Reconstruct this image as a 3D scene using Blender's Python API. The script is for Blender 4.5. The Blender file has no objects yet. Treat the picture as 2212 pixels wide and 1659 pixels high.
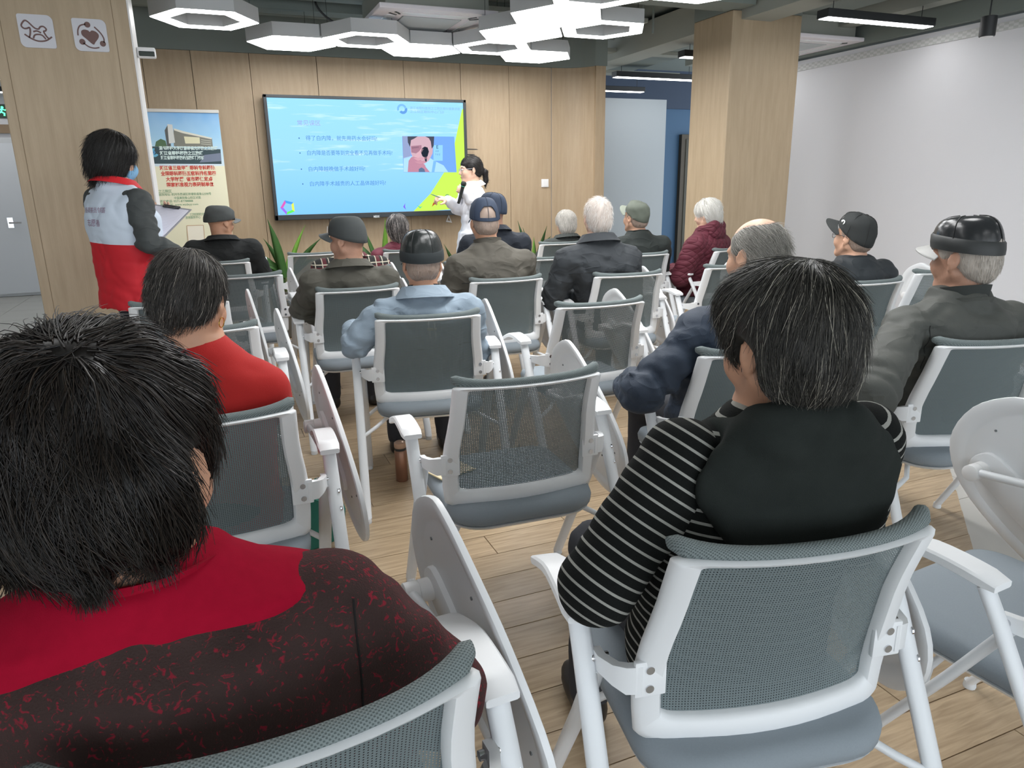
import bpy, bmesh, math, random
import numpy as np
from mathutils import Vector, Matrix
from mathutils.bvhtree import BVHTree

SC = bpy.context.scene
COL = SC.collection
PI = math.pi

# ------------------------------------------------------------ camera
F_PX, PITCH, YAW, ROLL, CAM_H = 1552.67, math.radians(15.54), math.radians(22.18), math.radians(-0.935), 1.40
_fw = np.array([math.sin(YAW)*math.cos(PITCH), math.cos(YAW)*math.cos(PITCH), -math.sin(PITCH)])
_r0 = np.array([math.cos(YAW), -math.sin(YAW), 0.0]); _u0 = np.cross(_r0, _fw)
_rt = math.cos(ROLL)*_r0 + math.sin(ROLL)*_u0
_up = -math.sin(ROLL)*_r0 + math.cos(ROLL)*_u0
cam_data = bpy.data.cameras.new('camera'); cam = bpy.data.objects.new('camera', cam_data); COL.objects.link(cam)
cam_data.sensor_width = 36.0; cam_data.lens = 36.0*F_PX/2212.0; cam_data.clip_start = 0.02
cam.matrix_world = Matrix(((_rt[0], _up[0], -_fw[0], 0), (_rt[1], _up[1], -_fw[1], 0), (_rt[2], _up[2], -_fw[2], CAM_H), (0, 0, 0, 1)))
SC.camera = cam

# ------------------------------------------------------------ world, exposure
world = bpy.data.worlds.new('world'); SC.world = world; world.use_nodes = True
world.node_tree.nodes['Background'].inputs[0].default_value = (0.86, 0.93, 1.0, 1)
world.node_tree.nodes['Background'].inputs[1].default_value = 2.2
SC.view_settings.view_transform = 'Standard'
SC.view_settings.look = 'None'
SC.view_settings.exposure = 0.4
SC.view_settings.gamma = 1.0
SC.view_settings.use_curve_mapping = False
LAMP = 10.0          # emission strength of the room's light fittings

# ------------------------------------------------------------ pixel helpers (photo pixels 2212 x 1659 -> directions)
def ray(px, py):
    return (px-1106.0)*_rt - (py-829.5)*_up + F_PX*_fw
def on_y(px, py, y):
    d = ray(px, py); return np.array([0, 0, CAM_H]) + d*(y/d[1])
def on_z(px, py, z):
    d = ray(px, py); return np.array([0, 0, CAM_H]) + d*((z-CAM_H)/d[2])
def on_x(px, py, x):
    d = ray(px, py); return np.array([0, 0, CAM_H]) + d*(x/d[0])

# ------------------------------------------------------------ materials
def lin(c):
    o = []
    for v in c:
        v = v/255.0
        o.append(v/12.92 if v <= 0.04045 else ((v+0.055)/1.055)**2.4)
    return tuple(o)
MATS = {}
class NT:
    def __init__(s, m): s.t = m.node_tree; s.n = s.t.nodes; s.l = s.t.links
    def new(s, ty, **kw):
        n = s.n.new(ty)
        for k, v in kw.items():
            if k[0] == 'i' and k[1:].isdigit(): n.inputs[int(k[1:])].default_value = v
            else: setattr(n, k, v)
        return n
    def link(s, a, b): s.l.new(a, b)
    def math(s, op, a, b=None, c=None):
        n = s.new('ShaderNodeMath', operation=op)
        for i, v in enumerate((a, b, c)):
            if v is None: continue
            if isinstance(v, (int, float)): n.inputs[i].default_value = v
            else: s.link(v, n.inputs[i])
        return n.outputs[0]
    def mix(s, fac, a, b):
        n = s.new('ShaderNodeMix', data_type='RGBA')
        for sock, v in ((n.inputs[0], fac), (n.inputs[6], a), (n.inputs[7], b)):
            if isinstance(v, (int, float)): sock.default_value = v
            elif isinstance(v, tuple): sock.default_value = v if len(v) == 4 else v+(1,)
            else: s.link(v, sock)
        return n.outputs[2]
def mat(name, rgb=(200, 200, 200), rough=0.5, metal=0.0, var=0.0, vscale=8.0, bump=0.0, bscale=60.0, stretch=(1, 1, 1), emit=None, estr=0.0, spec=0.5, sheen=0.0, fn=None):
    """procedural principled material; colours are sRGB 0-255"""
    if name in MATS: return MATS[name]
    m = bpy.data.materials.new(name); m.use_nodes = True
    nt = NT(m); b = nt.n['Principled BSDF']
    c = lin(rgb)+(1,)
    b.inputs['Base Color'].default_value = c
    b.inputs['Roughness'].default_value = rough; b.inputs['Metallic'].default_value = metal
    b.inputs['Specular IOR Level'].default_value = spec
    if sheen: b.inputs['Sheen Weight'].default_value = sheen
    if emit is not None:
        b.inputs['Emission Color'].default_value = lin(emit)+(1,); b.inputs['Emission Strength'].default_value = estr
    if var or bump:
        tc = nt.new('ShaderNodeTexCoord'); mp = nt.new('ShaderNodeMapping'); mp.inputs['Scale'].default_value = stretch
        nt.link(tc.outputs['Object'], mp.inputs['Vector'])
    if var:
        nz = nt.new('ShaderNodeTexNoise'); nz.inputs['Scale'].default_value = vscale; nz.inputs['Detail'].default_value = 4
        nt.link(mp.outputs[0], nz.inputs['Vector'])
        d = tuple(max(0, v*(1-var)) for v in c[:3]); e = tuple(min(1, v*(1+var)) for v in c[:3])
        nt.link(nt.mix(nz.outputs[0], d, e), b.inputs['Base Color'])
    if bump:
        n2 = nt.new('ShaderNodeTexNoise'); n2.inputs['Scale'].default_value = bscale; n2.inputs['Detail'].default_value = 3
        nt.link(mp.outputs[0], n2.inputs['Vector'])
        bp = nt.new('ShaderNodeBump'); bp.inputs['Strength'].default_value = bump; bp.inputs['Distance'].default_value = 0.004
        nt.link(n2.outputs[0], bp.inputs['Height']); nt.link(bp.outputs[0], b.inputs['Normal'])
    if fn: fn(nt, b)
    MATS[name] = m
    return m
def flat(name, rgb, s=1.0):
    """plain emission for what glows (screen content)"""
    if name in MATS: return MATS[name]
    m = bpy.data.materials.new(name); m.use_nodes = True
    nt = NT(m); nt.n.remove(nt.n['Principled BSDF'])
    e = nt.new('ShaderNodeEmission'); e.inputs[0].default_value = lin(rgb)+(1,); e.inputs[1].default_value = s
    nt.link(e.outputs[0], nt.n['Material Output'].inputs[0]); MATS[name] = m
    return m

# ------------------------------------------------------------ object helpers
def tag(o, label, cat, group=None):
    o['label'] = label; o['category'] = cat
    if group: o['group'] = group
    return o
def struct(o): o['kind'] = 'structure'; return o
def empty(name, loc=(0, 0, 0), rz=0.0):
    o = bpy.data.objects.new(name, None); COL.objects.link(o)
    o.location = loc; o.rotation_euler = (0, 0, rz); o.empty_display_size = 0.1
    return o
def mesh_np(name, V, Fq, Ft=None):
    """mesh from numpy arrays of quads and triangles"""
    me = bpy.data.meshes.new(name)
    V = np.asarray(V, np.float32).reshape(-1, 3)
    Fq = np.asarray(Fq if Fq is not None else [], np.int32).reshape(-1, 4)
    Ft = np.asarray(Ft if Ft is not None else [], np.int32).reshape(-1, 3)
    me.vertices.add(len(V)); me.vertices.foreach_set('co', V.ravel())
    nl = len(Fq)*4+len(Ft)*3
    me.loops.add(nl); me.loops.foreach_set('vertex_index', np.concatenate([Fq.ravel(), Ft.ravel()]))
    me.polygons.add(len(Fq)+len(Ft))
    st = np.concatenate([np.arange(len(Fq))*4, len(Fq)*4+np.arange(len(Ft))*3]).astype(np.int32)
    me.polygons.foreach_set('loop_start', st)
    me.update(calc_edges=True); me.validate()
    return me
def obj(name, me, m, parent=None, smooth=True, loc=None):
    o = bpy.data.objects.new(name, me); COL.objects.link(o)
    if m is not None and len(me.materials) == 0:
        for mm in (m if isinstance(m, (list, tuple)) else [m]): me.materials.append(mm)
    if smooth and len(me.polygons): me.polygons.foreach_set('use_smooth', np.ones(len(me.polygons), bool))
    if parent is not None: o.parent = parent
    if loc is not None: o.location = loc
    return o
class MB:
    """collects shapes into one mesh"""
    def __init__(s): s.V = []; s.F = []
    def add(s, V, F):
        b = len(s.V); s.V += [tuple(v) for v in V]; s.F += [tuple(i+b for i in f) for f in F]; return s
    def box(s, x0, x1, y0, y1, z0, z1, bev=0.0):
        if bev <= 0:
            V = [(x, y, z) for z in (z0, z1) for y in (y0, y1) for x in (x0, x1)]
            return s.add(V, [(0, 2, 3, 1), (4, 5, 7, 6), (0, 1, 5, 4), (2, 6, 7, 3), (0, 4, 6, 2), (1, 3, 7, 5)])
        bm = bmesh.new(); bmesh.ops.create_cube(bm, size=1)
        for v in bm.verts: v.co = ((x0+x1)/2+v.co.x*(x1-x0), (y0+y1)/2+v.co.y*(y1-y0), (z0+z1)/2+v.co.z*(z1-z0))
        bmesh.ops.bevel(bm, geom=bm.edges[:], offset=bev, segments=2, profile=0.6, affect='EDGES')
        bm.verts.index_update(); V = [v.co[:] for v in bm.verts]; F = [[v.index for v in f.verts] for f in bm.faces]; bm.free()
        return s.add(V, F)
    def tube(s, P, r, n=8, caps=True, flatten=None, up=(0, 0, 1)):
        """round tube along a path; r number or list; flatten=(a,b) oval factors"""
        P = [Vector(p) for p in P]; R = r if isinstance(r, (list, tuple)) else [r]*len(P)
        V = []; prev = None
        for i, p in enumerate(P):
            t = (P[min(i+1, len(P)-1)]-P[max(i-1, 0)]).normalized()
            u = Vector(up) if prev is None else prev
            if abs(t.dot(u)) > 0.98: u = Vector((1, 0, 0)) if abs(t.x) < 0.9 else Vector((0, 1, 0))
            a = t.cross(u).normalized(); b = a.cross(t).normalized(); prev = b
            fa, fb = flatten if flatten else (1, 1)
            for k in range(n):
                c = 2*PI*k/n; V.append(p+a*(math.cos(c)*R[i]*fa)+b*(math.sin(c)*R[i]*fb))
        F = [(i*n+k, i*n+(k+1) % n, (i+1)*n+(k+1) % n, (i+1)*n+k) for i in range(len(P)-1) for k in range(n)]
        if caps: F += [tuple(range(n-1, -1, -1)), tuple((len(P)-1)*n+k for k in range(n))]
        return s.add(V, F)
    def lathe(s, prof, n=24, c=(0, 0, 0), axis='z'):
        V = []
        for r, h in prof:
            for k in range(n):
                a = 2*PI*k/n; x, y = r*math.cos(a), r*math.sin(a)
                V.append({'z': (x, y, h), 'y': (x, h, -y), 'x': (h, x, y)}[axis])
        V = [(v[0]+c[0], v[1]+c[1], v[2]+c[2]) for v in V]; m = len(prof)
        F = [(i*n+k, i*n+(k+1) % n, (i+1)*n+(k+1) % n, (i+1)*n+k) for i in range(m-1) for k in range(n)]
        F += [tuple(range(n-1, -1, -1)), tuple((m-1)*n+k for k in range(n))]
        return s.add(V, F)
    def prism(s, pts, z0, z1, M=None):
        n = len(pts); V = [(x, y, z0) for x, y in pts]+[(x, y, z1) for x, y in pts]
        if M is not None: V = [M @ Vector(v) for v in V]
        return s.add(V, [tuple(range(n-1, -1, -1)), tuple(range(n, 2*n))]+[(i, (i+1) % n, n+(i+1) % n, n+i) for i in range(n)])
    def loft(s, rings, closed=True, caps=True):
        n = len(rings[0]); V = [p for r in rings for p in r]; m = len(rings); q = n if closed else n-1
        F = [(i*n+k, i*n+(k+1) % n, (i+1)*n+(k+1) % n, (i+1)*n+k) for i in range(m-1) for k in range(q)]
        if caps: F += [tuple(range(n-1, -1, -1)), tuple((m-1)*n+k for k in range(n))]
        return s.add(V, F)
    def mesh(s, name):
        me = bpy.data.meshes.new(name); me.from_pydata([tuple(v) for v in s.V], [], s.F)
        bm = bmesh.new(); bm.from_mesh(me); bmesh.ops.recalc_face_normals(bm, faces=bm.faces[:]); bm.to_mesh(me); bm.free()
        return me
    def build(s, name, m, parent=None, smooth=False, auto=None):
        me = s.mesh(name)
        o = obj(name, me, m, parent, smooth)
        if auto: me.polygons.foreach_set('use_smooth', np.ones(len(me.polygons), bool)); me.set_sharp_from_angle(angle=math.radians(auto))
        return o
def smooth_path(P, n=6, closed=False):
    """Catmull-Rom through points"""
    P = [np.array(p, float) for p in P]; out = []; m = len(P)
    rng = range(m if closed else m-1)
    for i in rng:
        if closed: a, b, c, d = P[(i-1) % m], P[i], P[(i+1) % m], P[(i+2) % m]
        else: a, b, c, d = P[max(i-1, 0)], P[i], P[i+1], P[min(i+2, m-1)]
        for k in range(n):
            t = k/n
            out.append(0.5*((2*b)+(c-a)*t+(2*a-5*b+4*c-d)*t*t+(-a+3*b-3*c+d)*t**3))
    if not closed: out.append(P[-1])
    return [tuple(p) for p in out]
def text_mesh(body, size, align='LEFT', depth=0.0, bold=0.0):
    cu = bpy.data.curves.new('lettering', 'FONT'); cu.body = body; cu.size = size; cu.align_x = align; cu.align_y = 'CENTER'
    cu.extrude = depth; cu.offset = bold; cu.resolution_u = 2
    o = bpy.data.objects.new('lettering_tmp', cu); COL.objects.link(o)
    dg = bpy.context.evaluated_depsgraph_get(); dg.update()
    me = bpy.data.meshes.new_from_object(o.evaluated_get(dg)); me.name = 'lettering'
    bpy.data.objects.remove(o); bpy.data.curves.remove(cu)
    me.materials.clear()
    return me
# ============================================================ materials of the room
def wood_fn(scale, c0, c1, axis='x', rib=0.25):
    def fn(nt, b):
        tc = nt.new('ShaderNodeTexCoord'); mp = nt.new('ShaderNodeMapping'); mp.inputs['Scale'].default_value = (scale, scale, 0.35)
        nt.link(tc.outputs['Object'], mp.inputs[0])
        nz = nt.new('ShaderNodeTexNoise'); nz.inputs['Scale'].default_value = 6; nz.inputs['Detail'].default_value = 6; nz.inputs['Roughness'].default_value = 0.65
        nt.link(mp.outputs[0], nz.inputs[0])
        rp = nt.new('ShaderNodeValToRGB'); rp.color_ramp.elements[0].position = 0.3; rp.color_ramp.elements[1].position = 0.7
        rp.color_ramp.elements[0].color = lin(c0)+(1,); rp.color_ramp.elements[1].color = lin(c1)+(1,)
        nt.link(nz.outputs[0], rp.inputs[0]); nt.link(rp.outputs[0], b.inputs['Base Color'])
        wv = nt.new('ShaderNodeTexWave'); wv.bands_direction = 'X' if axis == 'x' else 'Y'; wv.inputs['Scale'].default_value = 26.0; wv.inputs['Distortion'].default_value = 0
        nt.link(tc.outputs['Object'], wv.inputs[0])
        bp = nt.new('ShaderNodeBump'); bp.inputs['Strength'].default_value = rib; bp.inputs['Distance'].default_value = 0.003
        nt.link(wv.outputs[1], bp.inputs['Height']); nt.link(bp.outputs[0], b.inputs['Normal'])
    return fn
WOODW = mat('fluted_oak_panel', rough=0.55, fn=wood_fn(5.0, (170, 148, 120), (182, 161, 133)))
WOODP = mat('oak_veneer_pillar', rough=0.5, fn=wood_fn(4.0, (172, 152, 124), (186, 166, 138), rib=0.05))
def plank_fn(nt, b):
    tc = nt.new('ShaderNodeTexCoord'); oi = nt.new('ShaderNodeObjectInfo')
    ad = nt.new('ShaderNodeVectorMath', operation='ADD'); mp = nt.new('ShaderNodeMapping'); mp.inputs['Scale'].default_value = (1.2, 14, 1)
    sc_ = nt.new('ShaderNodeVectorMath', operation='SCALE'); sc_.inputs[3].default_value = 37.0
    cb = nt.new('ShaderNodeCombineXYZ'); nt.link(oi.outputs['Random'], cb.inputs[0]); nt.link(oi.outputs['Random'], cb.inputs[1]); nt.link(cb.outputs[0], sc_.inputs[0])
    nt.link(tc.outputs['Object'], ad.inputs[0]); nt.link(sc_.outputs[0], ad.inputs[1]); nt.link(ad.outputs[0], mp.inputs[0])
    nz = nt.new('ShaderNodeTexNoise'); nz.inputs['Scale'].default_value = 5; nz.inputs['Detail'].default_value = 7; nz.inputs['Distortion'].default_value = 0.6
    nt.link(mp.outputs[0], nz.inputs[0])
    rp = nt.new('ShaderNodeValToRGB'); rp.color_ramp.elements[0].position = 0.28; rp.color_ramp.elements[1].position = 0.72
    rp.color_ramp.elements[0].color = lin((152, 130, 103))+(1,); rp.color_ramp.elements[1].color = lin((190, 168, 138))+(1,)
    nt.link(nz.outputs[0], rp.inputs[0])
    hs = nt.new('ShaderNodeHueSaturation'); nt.link(rp.outputs[0], hs.inputs['Color'])
    nt.link(nt.math('MULTIPLY_ADD', oi.outputs['Random'], 0.26, 0.87), hs.inputs['Value'])
    nt.link(hs.outputs[0], b.inputs['Base Color'])
PLANK = mat('wood_look_floor_tile', rough=0.42, fn=plank_fn)
GROUT = mat('floor_screed_grey', (176, 170, 160), 0.7)
TILE = mat('pale_grey_floor_tile', (186, 184, 178), 0.35, var=0.08, vscale=4)
WHITEW = mat('white_wall_paint', (226, 226, 230), 0.6)
GREYW = mat('cool_white_wall_paint', (176, 184, 190), 0.6)
DARKC = mat('charcoal_ceiling_paint', (130, 138, 133), 0.8)
DUCTM = mat('grey_duct_paint', (160, 163, 154), 0.7)
BLUEW = mat('blue_wall_paint', (62, 98, 132), 0.6)
DARKD = mat('dark_door_brown', (74, 66, 54), 0.6)
BROWN = mat('brown_trim', (138, 116, 92), 0.6)
PLASTICW = mat('white_plastic', (236, 236, 236), 0.35)
BLACKM = mat('black_metal', (38, 40, 42), 0.45)
CHROME = mat('chrome', (215, 215, 218), 0.18, 1.0)
GLOW = mat('lamp_diffuser', (255, 255, 255), 0.4, emit=(255, 255, 255), estr=LAMP)
LAMPB = mat('lamp_housing_white', (196, 198, 198), 0.5)

# ============================================================ floor
floor = struct(MB().box(-9, 9, -5, 13.5, -0.12, -0.008).build('floor', GROUT))
rnd = random.Random(4)
PW, PL, PH = 0.158, 0.92, 0.008
def wood_right(y): return min(5.9, 2.50+max(-0.9, (y-1.56))*1.1) if y > 1.0 else 2.0
plank_mesh = {}
def plank(x0, x1, y0):
    L = round(x1-x0, 3)
    if L not in plank_mesh:
        plank_mesh[L] = MB().box(0.0015, L-0.0015, 0.0015, PW-0.0015, -PH, 0, 0.0012).mesh('plank')
    o = obj('plank', plank_mesh[L], PLANK, floor, smooth=False); o.location = (x0, y0, 0)
def cut_plank(x0, xa, xb, y0):
    g = 0.0015; me = MB().prism([(g, g), (xa-x0-g, g), (xb-x0-g, PW-g), (g, PW-g)], -PH, 0).mesh('plank'); o = obj('plank', me, PLANK, floor, smooth=False); o.location = (x0, y0, 0)
row = 0; y = 0.33
while y < 7.45:
    xe = wood_right(y); x = -1.15 + ((row*0.37) % PL) - PL
    # rows run along X; only where the photo can see the floor
    while x < xe-0.1:
        x1 = min(x+PL, xe)
        if x+PL > xe-0.2 and xe < 3.4 and y > 1.0:
            cut_plank(x, wood_right(y), max(x+0.01, wood_right(y+PW)), y); break
        if x1 > -1.1 and not (y > 4.9 and x1 < -0.4) and not (x > 2.6 and y > 4.6) and not (x > 3.4): plank(max(x, -1.15), x1, y)
        x += PL
    y += PW; row += 1
tile_me = MB().box(0.002, 0.598, 0.002, 0.598, -0.008, -0.0015, 0.001).mesh('tile')
for i in range(7):
    for j in range(8):
        X, Y = 2.0+0.6*i, 0.2+0.6*j
        if X+0.6 > wood_right(Y) and X < 5.4:
            o = obj('tile', tile_me, TILE, floor, smooth=False); o.location = (X, Y, -0.0015)
tile2 = MB().box(0.003, 0.797, 0.003, 0.797, -0.008, -0.0015, 0.001).mesh('tile')
for i in range(4):
    for j in range(6):
        o = obj('tile', tile2, TILE, floor, smooth=False); o.location = (-4.0+0.8*i, 7.2+0.8*j, -0.0015)

# ============================================================ ceiling
ceiling = struct(MB().box(-9, 9, -5, 13.5, 3.05, 3.2).build('ceiling', DARKC))
def cbox(name, m, *b):
    return struct(MB().box(*b, 0.004).build('ceiling_'+name, m))
cbox('duct', DUCTM, 4.42, 4.74, 1.5, 9.4, 2.73, 3.0)
cbox('duct', DUCTM, 5.62, 5.78, 1.0, 8.0, 2.76, 2.95)
cbox('duct', DARKC, 5.05, 5.5, 0.5, 9.0, 2.84, 3.05)
cbox('beam', DARKC, 4.75, 5.95, 5.95, 6.35, 2.80, 3.05)
cbox('beam', DARKC, -0.6, 4.3, 6.95, 7.15, 2.86, 3.05)
cbox('beam', DARKC, 2.2, 4.4, 5.30, 5.60, 2.80, 3.05)
cbox('cable_tray', DUCTM, -0.6, 4.2, 6.62, 6.78, 2.90, 2.94)
cbox('cable_tray', DUCTM, 2.9, 5.9, 7.6, 7.75, 2.80, 2.84)
cbox('cable_tray', DUCTM, 4.75, 5.9, 8.5, 8.7, 2.72, 2.76)
rods = cbox('service_rail', DARKC, 3.4, 4.2, 6.0, 6.06, 3.0, 3.05)
for x, y0, z in ((3.55, 6.05, 2.72), (3.78, 6.05, 2.72), (4.05, 6.3, 2.74)):
    MB().tube([(x, y0, 3.05), (x, y0, z)], 0.010, 6).build('hanger_rod', DARKC, rods)
for y, z in ((7.35, 2.92), (5.75, 2.93)):
    struct(MB().tube([(-0.6, y, z), (4.3, y+0.1, z)], 0.03, 8).build('ceiling_pipe', DARKC))
MB().tube(smooth_path([(1.05, 6.9, 3.05), (1.06, 6.88, 2.9), (1.14, 6.86, 2.8), (1.28, 6.84, 2.72)], 5), 0.009, 6).build('cable', BLACKM, rods)

# ============================================================ wood wall (front)
wall_front = struct(MB().box(-0.9, 3.62, 7.66, 7.8, 0, 2.60).build('wall_front', DARKC))
PX = [-0.9, -0.38, 0.02, 0.52, 1.13, 1.98, 2.58, 3.12, 3.62]
for i in range(len(PX)-1):
    dy = (0.0, 0.006, 0.002, 0.007)[i % 4]
    MB().box(PX[i]+0.002, PX[i+1]-0.002, 7.60+dy, 7.66, 0.0, 2.605, 0.002).build('panel', WOODW, wall_front)
# curved end swinging towards the room
arc = smooth_path([(3.622, 7.60), (3.78, 7.58), (3.92, 7.50), (4.02, 7.36)], 4)
for i in range(len(arc)-1):
    (xa, ya), (xb, yb) = arc[i], arc[i+1]
    MB().add([(xa, ya, 0), (xb, yb, 0), (xb+0.03, yb+0.05, 0), (xa+0.02, ya+0.06, 0), (xa, ya, 2.605), (xb, yb, 2.605), (xb+0.03, yb+0.05, 2.605), (xa+0.02, ya+0.06, 2.605)],
             [(0, 1, 5, 4), (1, 2, 6, 5), (2, 3, 7, 6), (3, 0, 4, 7), (4, 5, 6, 7), (3, 2, 1, 0)]).build('panel', WOODW, wall_front)
MB().box(4.02, 4.14, 7.33, 7.75, 0, 2.605, 0.003).build('end_post', WOODW, wall_front)
bulk = [(-0.9, 7.59)]+[(3.62, 7.59)]+[(p[0], p[1]-0.01) for p in arc]+[(4.15, 7.32), (4.15, 7.8), (-0.9, 7.8)]
MB().prism(bulk, 2.606, 3.05).build('bulkhead', DARKC, wall_front)

# ============================================================ other walls
wall_right = struct(MB().box(5.95, 6.1, -5, 7.0, 0, 2.60).build('wall_right', WHITEW))
MB().box(5.90, 6.1, -5, 7.0, 2.62, 3.05).build('beam', DARKC, wall_right)
def perf(nt, b):
    tc = nt.new('ShaderNodeTexCoord'); mp = nt.new('ShaderNodeMapping'); mp.inputs['Scale'].default_value = (1, 26, 52)
    nt.link(tc.outputs['Object'], mp.inputs[0]); ch = nt.new('ShaderNodeTexChecker'); ch.inputs['Scale'].default_value = 1.0
    ch.inputs[1].default_value = lin((212, 212, 212))+(1,); ch.inputs[2].default_value = lin((192, 194, 192))+(1,)
    nt.link(mp.outputs[0], ch.inputs[0]); nt.link(ch.outputs[0], b.inputs['Base Color'])
PERF = mat('perforated_trim', rough=0.6, fn=perf)
trim_1 = struct(MB().box(5.935, 5.955, -5, 7.0, 2.50, 2.56).build('trim_1', PERF))
wall_back_hall = struct(MB().box(4.15, 5.78, 8.6, 8.7, 0, 2.44).build('wall_hall', GREYW))
wall_blue = struct(MB().box(4.5, 9, 10.2, 10.3, 0, 2.5).build('wall_far_blue', BLUEW))
MB().box(4.5, 9, 10.15, 10.3, 2.5, 3.05).build('bulkhead', mat('navy_bulkhead', (60, 74, 96), 0.7), wall_blue)
d = struct(MB().box(7.12, 7.9, 10.13, 10.22, 0, 2.12, 0.004).build('door_2', DARKD))
MB().box(7.20, 7.85, 10.12, 10.16, 0.03, 2.05, 0.004).build('door_leaf', mat('dark_olive_door', (70, 68, 58), 0.6), d)
wall_far = struct(MB().box(-9, -0.9, 12.0, 12.15, 0, 3.05).build('wall_far', WHITEW))
door_1 = struct(MB().box(-4.4, -1.6, 11.90, 12.02, 0, 2.10, 0.006).build('door_1', mat('door_frame_grey', (196, 198, 200), 0.5)))
leaf = MB().box(-3.0, -1.75, 11.87, 11.90, 0.04, 2.03, 0.004).build('door_leaf', mat('door_leaf_white', (208, 211, 216), 0.45), door_1)
MB().box(-4.3, -3.01, 11.87, 11.90, 0.04, 2.03, 0.004).build('door_leaf', mat('door_leaf_cream', (204, 200, 184), 0.45), door_1)
hd = MB(); hd.tube([(-2.50, 11.87, 1.0), (-2.50, 11.82, 1.0), (-2.36, 11.82, 1.0)], 0.012, 8); hd.box(-2.53, -2.46, 11.862, 11.87, 0.93, 1.07, 0.002)
hd.build('door_handle', CHROME, door_1)
trim_2 = struct(MB().box(-6, -1.2, 11.93, 12.0, 2.16, 2.27).build('trim_2', BROWN))
baseboard_far = struct(MB().box(-6, -0.9, 11.96, 12.0, 0, 0.05).build('baseboard_far', mat('dark_skirting', (66, 70, 66), 0.5)))
struct(MB().box(-9, -8.85, -5, 13.5, 0, 3.05).build('wall_left', WHITEW))

# ============================================================ pillars
PLX0, PLX1, PLY0, PLY1 = -0.99, -0.292, 5.10, 5.48
pl = struct(MB().box(PLX0, PLX1-0.004, PLY0, PLY1, 0, 3.05, 0.006).build('pillar_left', WOODP))
MB().box(PLX1-0.004, PLX1+0.006, PLY0+0.004, PLY1, 0, 3.05, 0.002).build('side_cladding', mat('pillar_side_white', (232, 230, 228), 0.45), pl)
for x in (-0.935, -0.375):
    MB().box(x-0.0015, x+0.0015, PLY0-0.0012, PLY0+0.004, 0, 3.05).build('joint_strip', mat('veneer_joint', (128, 108, 80), 0.6), pl)
pr = struct(MB().box(4.33, 5.085, 5.50, 6.05, 0, 2.80, 0.012).build('pillar_right', WOODP))
MB().box(4.33, 5.085, 5.50, 6.05, 2.80, 3.05).build('pillar_head', DARKC, pr)

# ============================================================ icon plates on the left pillar
ICON = mat('icon_plate_white', (208, 208, 214), 0.45); ICB = mat('icon_brown', (112, 84, 80), 0.6)
def rrect(x0, x1, y0, y1, rs, n=6):
    """rounded rectangle, radii for (x0y0, x1y0, x1y1, x0y1)"""
    P = []
    for (cx, cy, a0), r in zip(((x0, y0, PI), (x1, y0, 1.5*PI), (x1, y1, 0), (x0, y1, 0.5*PI)), rs):
        ox = cx+r if cx == x0 else cx-r; oy = cy+r if cy == y0 else cy-r
        for k in range(n+1):
            a = a0+0.5*PI*k/n; P.append((ox+r*math.cos(a), oy+r*math.sin(a)))
    return P
MXZ = Matrix(((1, 0, 0, 0), (0, 0, 1, 0), (0, 1, 0, 0), (0, 0, 0, 1)))   # (x, y, z) -> (x, z, y)
def stroke(mb, P, w, z0, z1, M):
    """flat ribbon of width w along a 2D path"""
    P = [np.array(p) for p in P]; L = []; R = []
    for i in range(len(P)):
        t = P[min(i+1, len(P)-1)]-P[max(i-1, 0)]; t = t/np.linalg.norm(t); n = np.array([-t[1], t[0]])*w/2
        L.append(P[i]+n); R.append(P[i]-n)
    for i in range(len(P)-1):
        mb.prism([tuple(R[i]), tuple(R[i+1]), tuple(L[i+1]), tuple(L[i])], z0, z1, M)
def icon(cx, cz, label):
    t = empty('icon_plate', (cx, PLY0, cz)); tag(t, label, 'sign', 'icon plates on the pillar')
    h = 0.086
    MB().prism(rrect(-h, h, -h, h, (0.03, 0.012, 0.03, 0.012)), -0.008, 0.0, MXZ).build('plate', ICON, t)
    return t
t1 = icon(-0.768, 2.268, 'white rounded plate with brown rocking horse outline on the wooden pillar')
mb = MB(); q = lambda P: [((x-446)/2150, -(y-380)/2150) for x, y in P]
for P in ([(360, 455), (378, 400), (380, 345), (350, 355), (318, 355), (297, 325), (320, 285), (345, 268), (375, 285), (430, 345), (470, 355), (492, 330), (525, 325), (550, 350), (540, 372), (520, 380), (540, 430), (560, 455)],
          [(315, 420), (380, 465), (450, 490), (530, 480), (598, 435)], [(400, 462), (420, 425), (460, 415), (500, 425), (530, 465)], [(410, 388), (450, 378), (490, 396)]):
    stroke(mb, smooth_path(q(P), 4), 0.008, -0.0095, -0.0075, MXZ)
mb.build('rocking_horse_outline', ICB, t1)
t2 = icon(-0.503, 2.262, 'white rounded plate with brown heart and orbiting dots on the wooden pillar')
mb = MB(); q = lambda P: [((x-1078)/2150, -(y-412)/2150) for x, y in P]
heart = smooth_path(q([(1093, 518), (1030, 460), (985, 415), (985, 370), (1020, 352), (1060, 360), (1075, 375), (1100, 358), (1140, 368), (1168, 400), (1160, 440), (1120, 490)]), 4, True)
mb.prism(heart[::-1], -0.0095, -0.0075, MXZ)
for P in ([(942, 422), (950, 360), (980, 310), (1040, 290)], [(1132, 315), (1190, 380), (1218, 440), (1215, 490)], [(990, 505), (1040, 545), (1100, 558), (1155, 548)]):
    stroke(mb, smooth_path(q(P), 5), 0.007, -0.0095, -0.0075, MXZ)
for c in ((1060, 295), (1200, 503), (978, 492)):
    cx, cy = q([c])[0]; mb.prism([(cx+0.0155*math.cos(a*PI/8), cy+0.0155*math.sin(a*PI/8)) for a in range(16)], -0.0095, -0.0075, MXZ)
mb.build('heart_symbol', ICB, t2)

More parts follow.
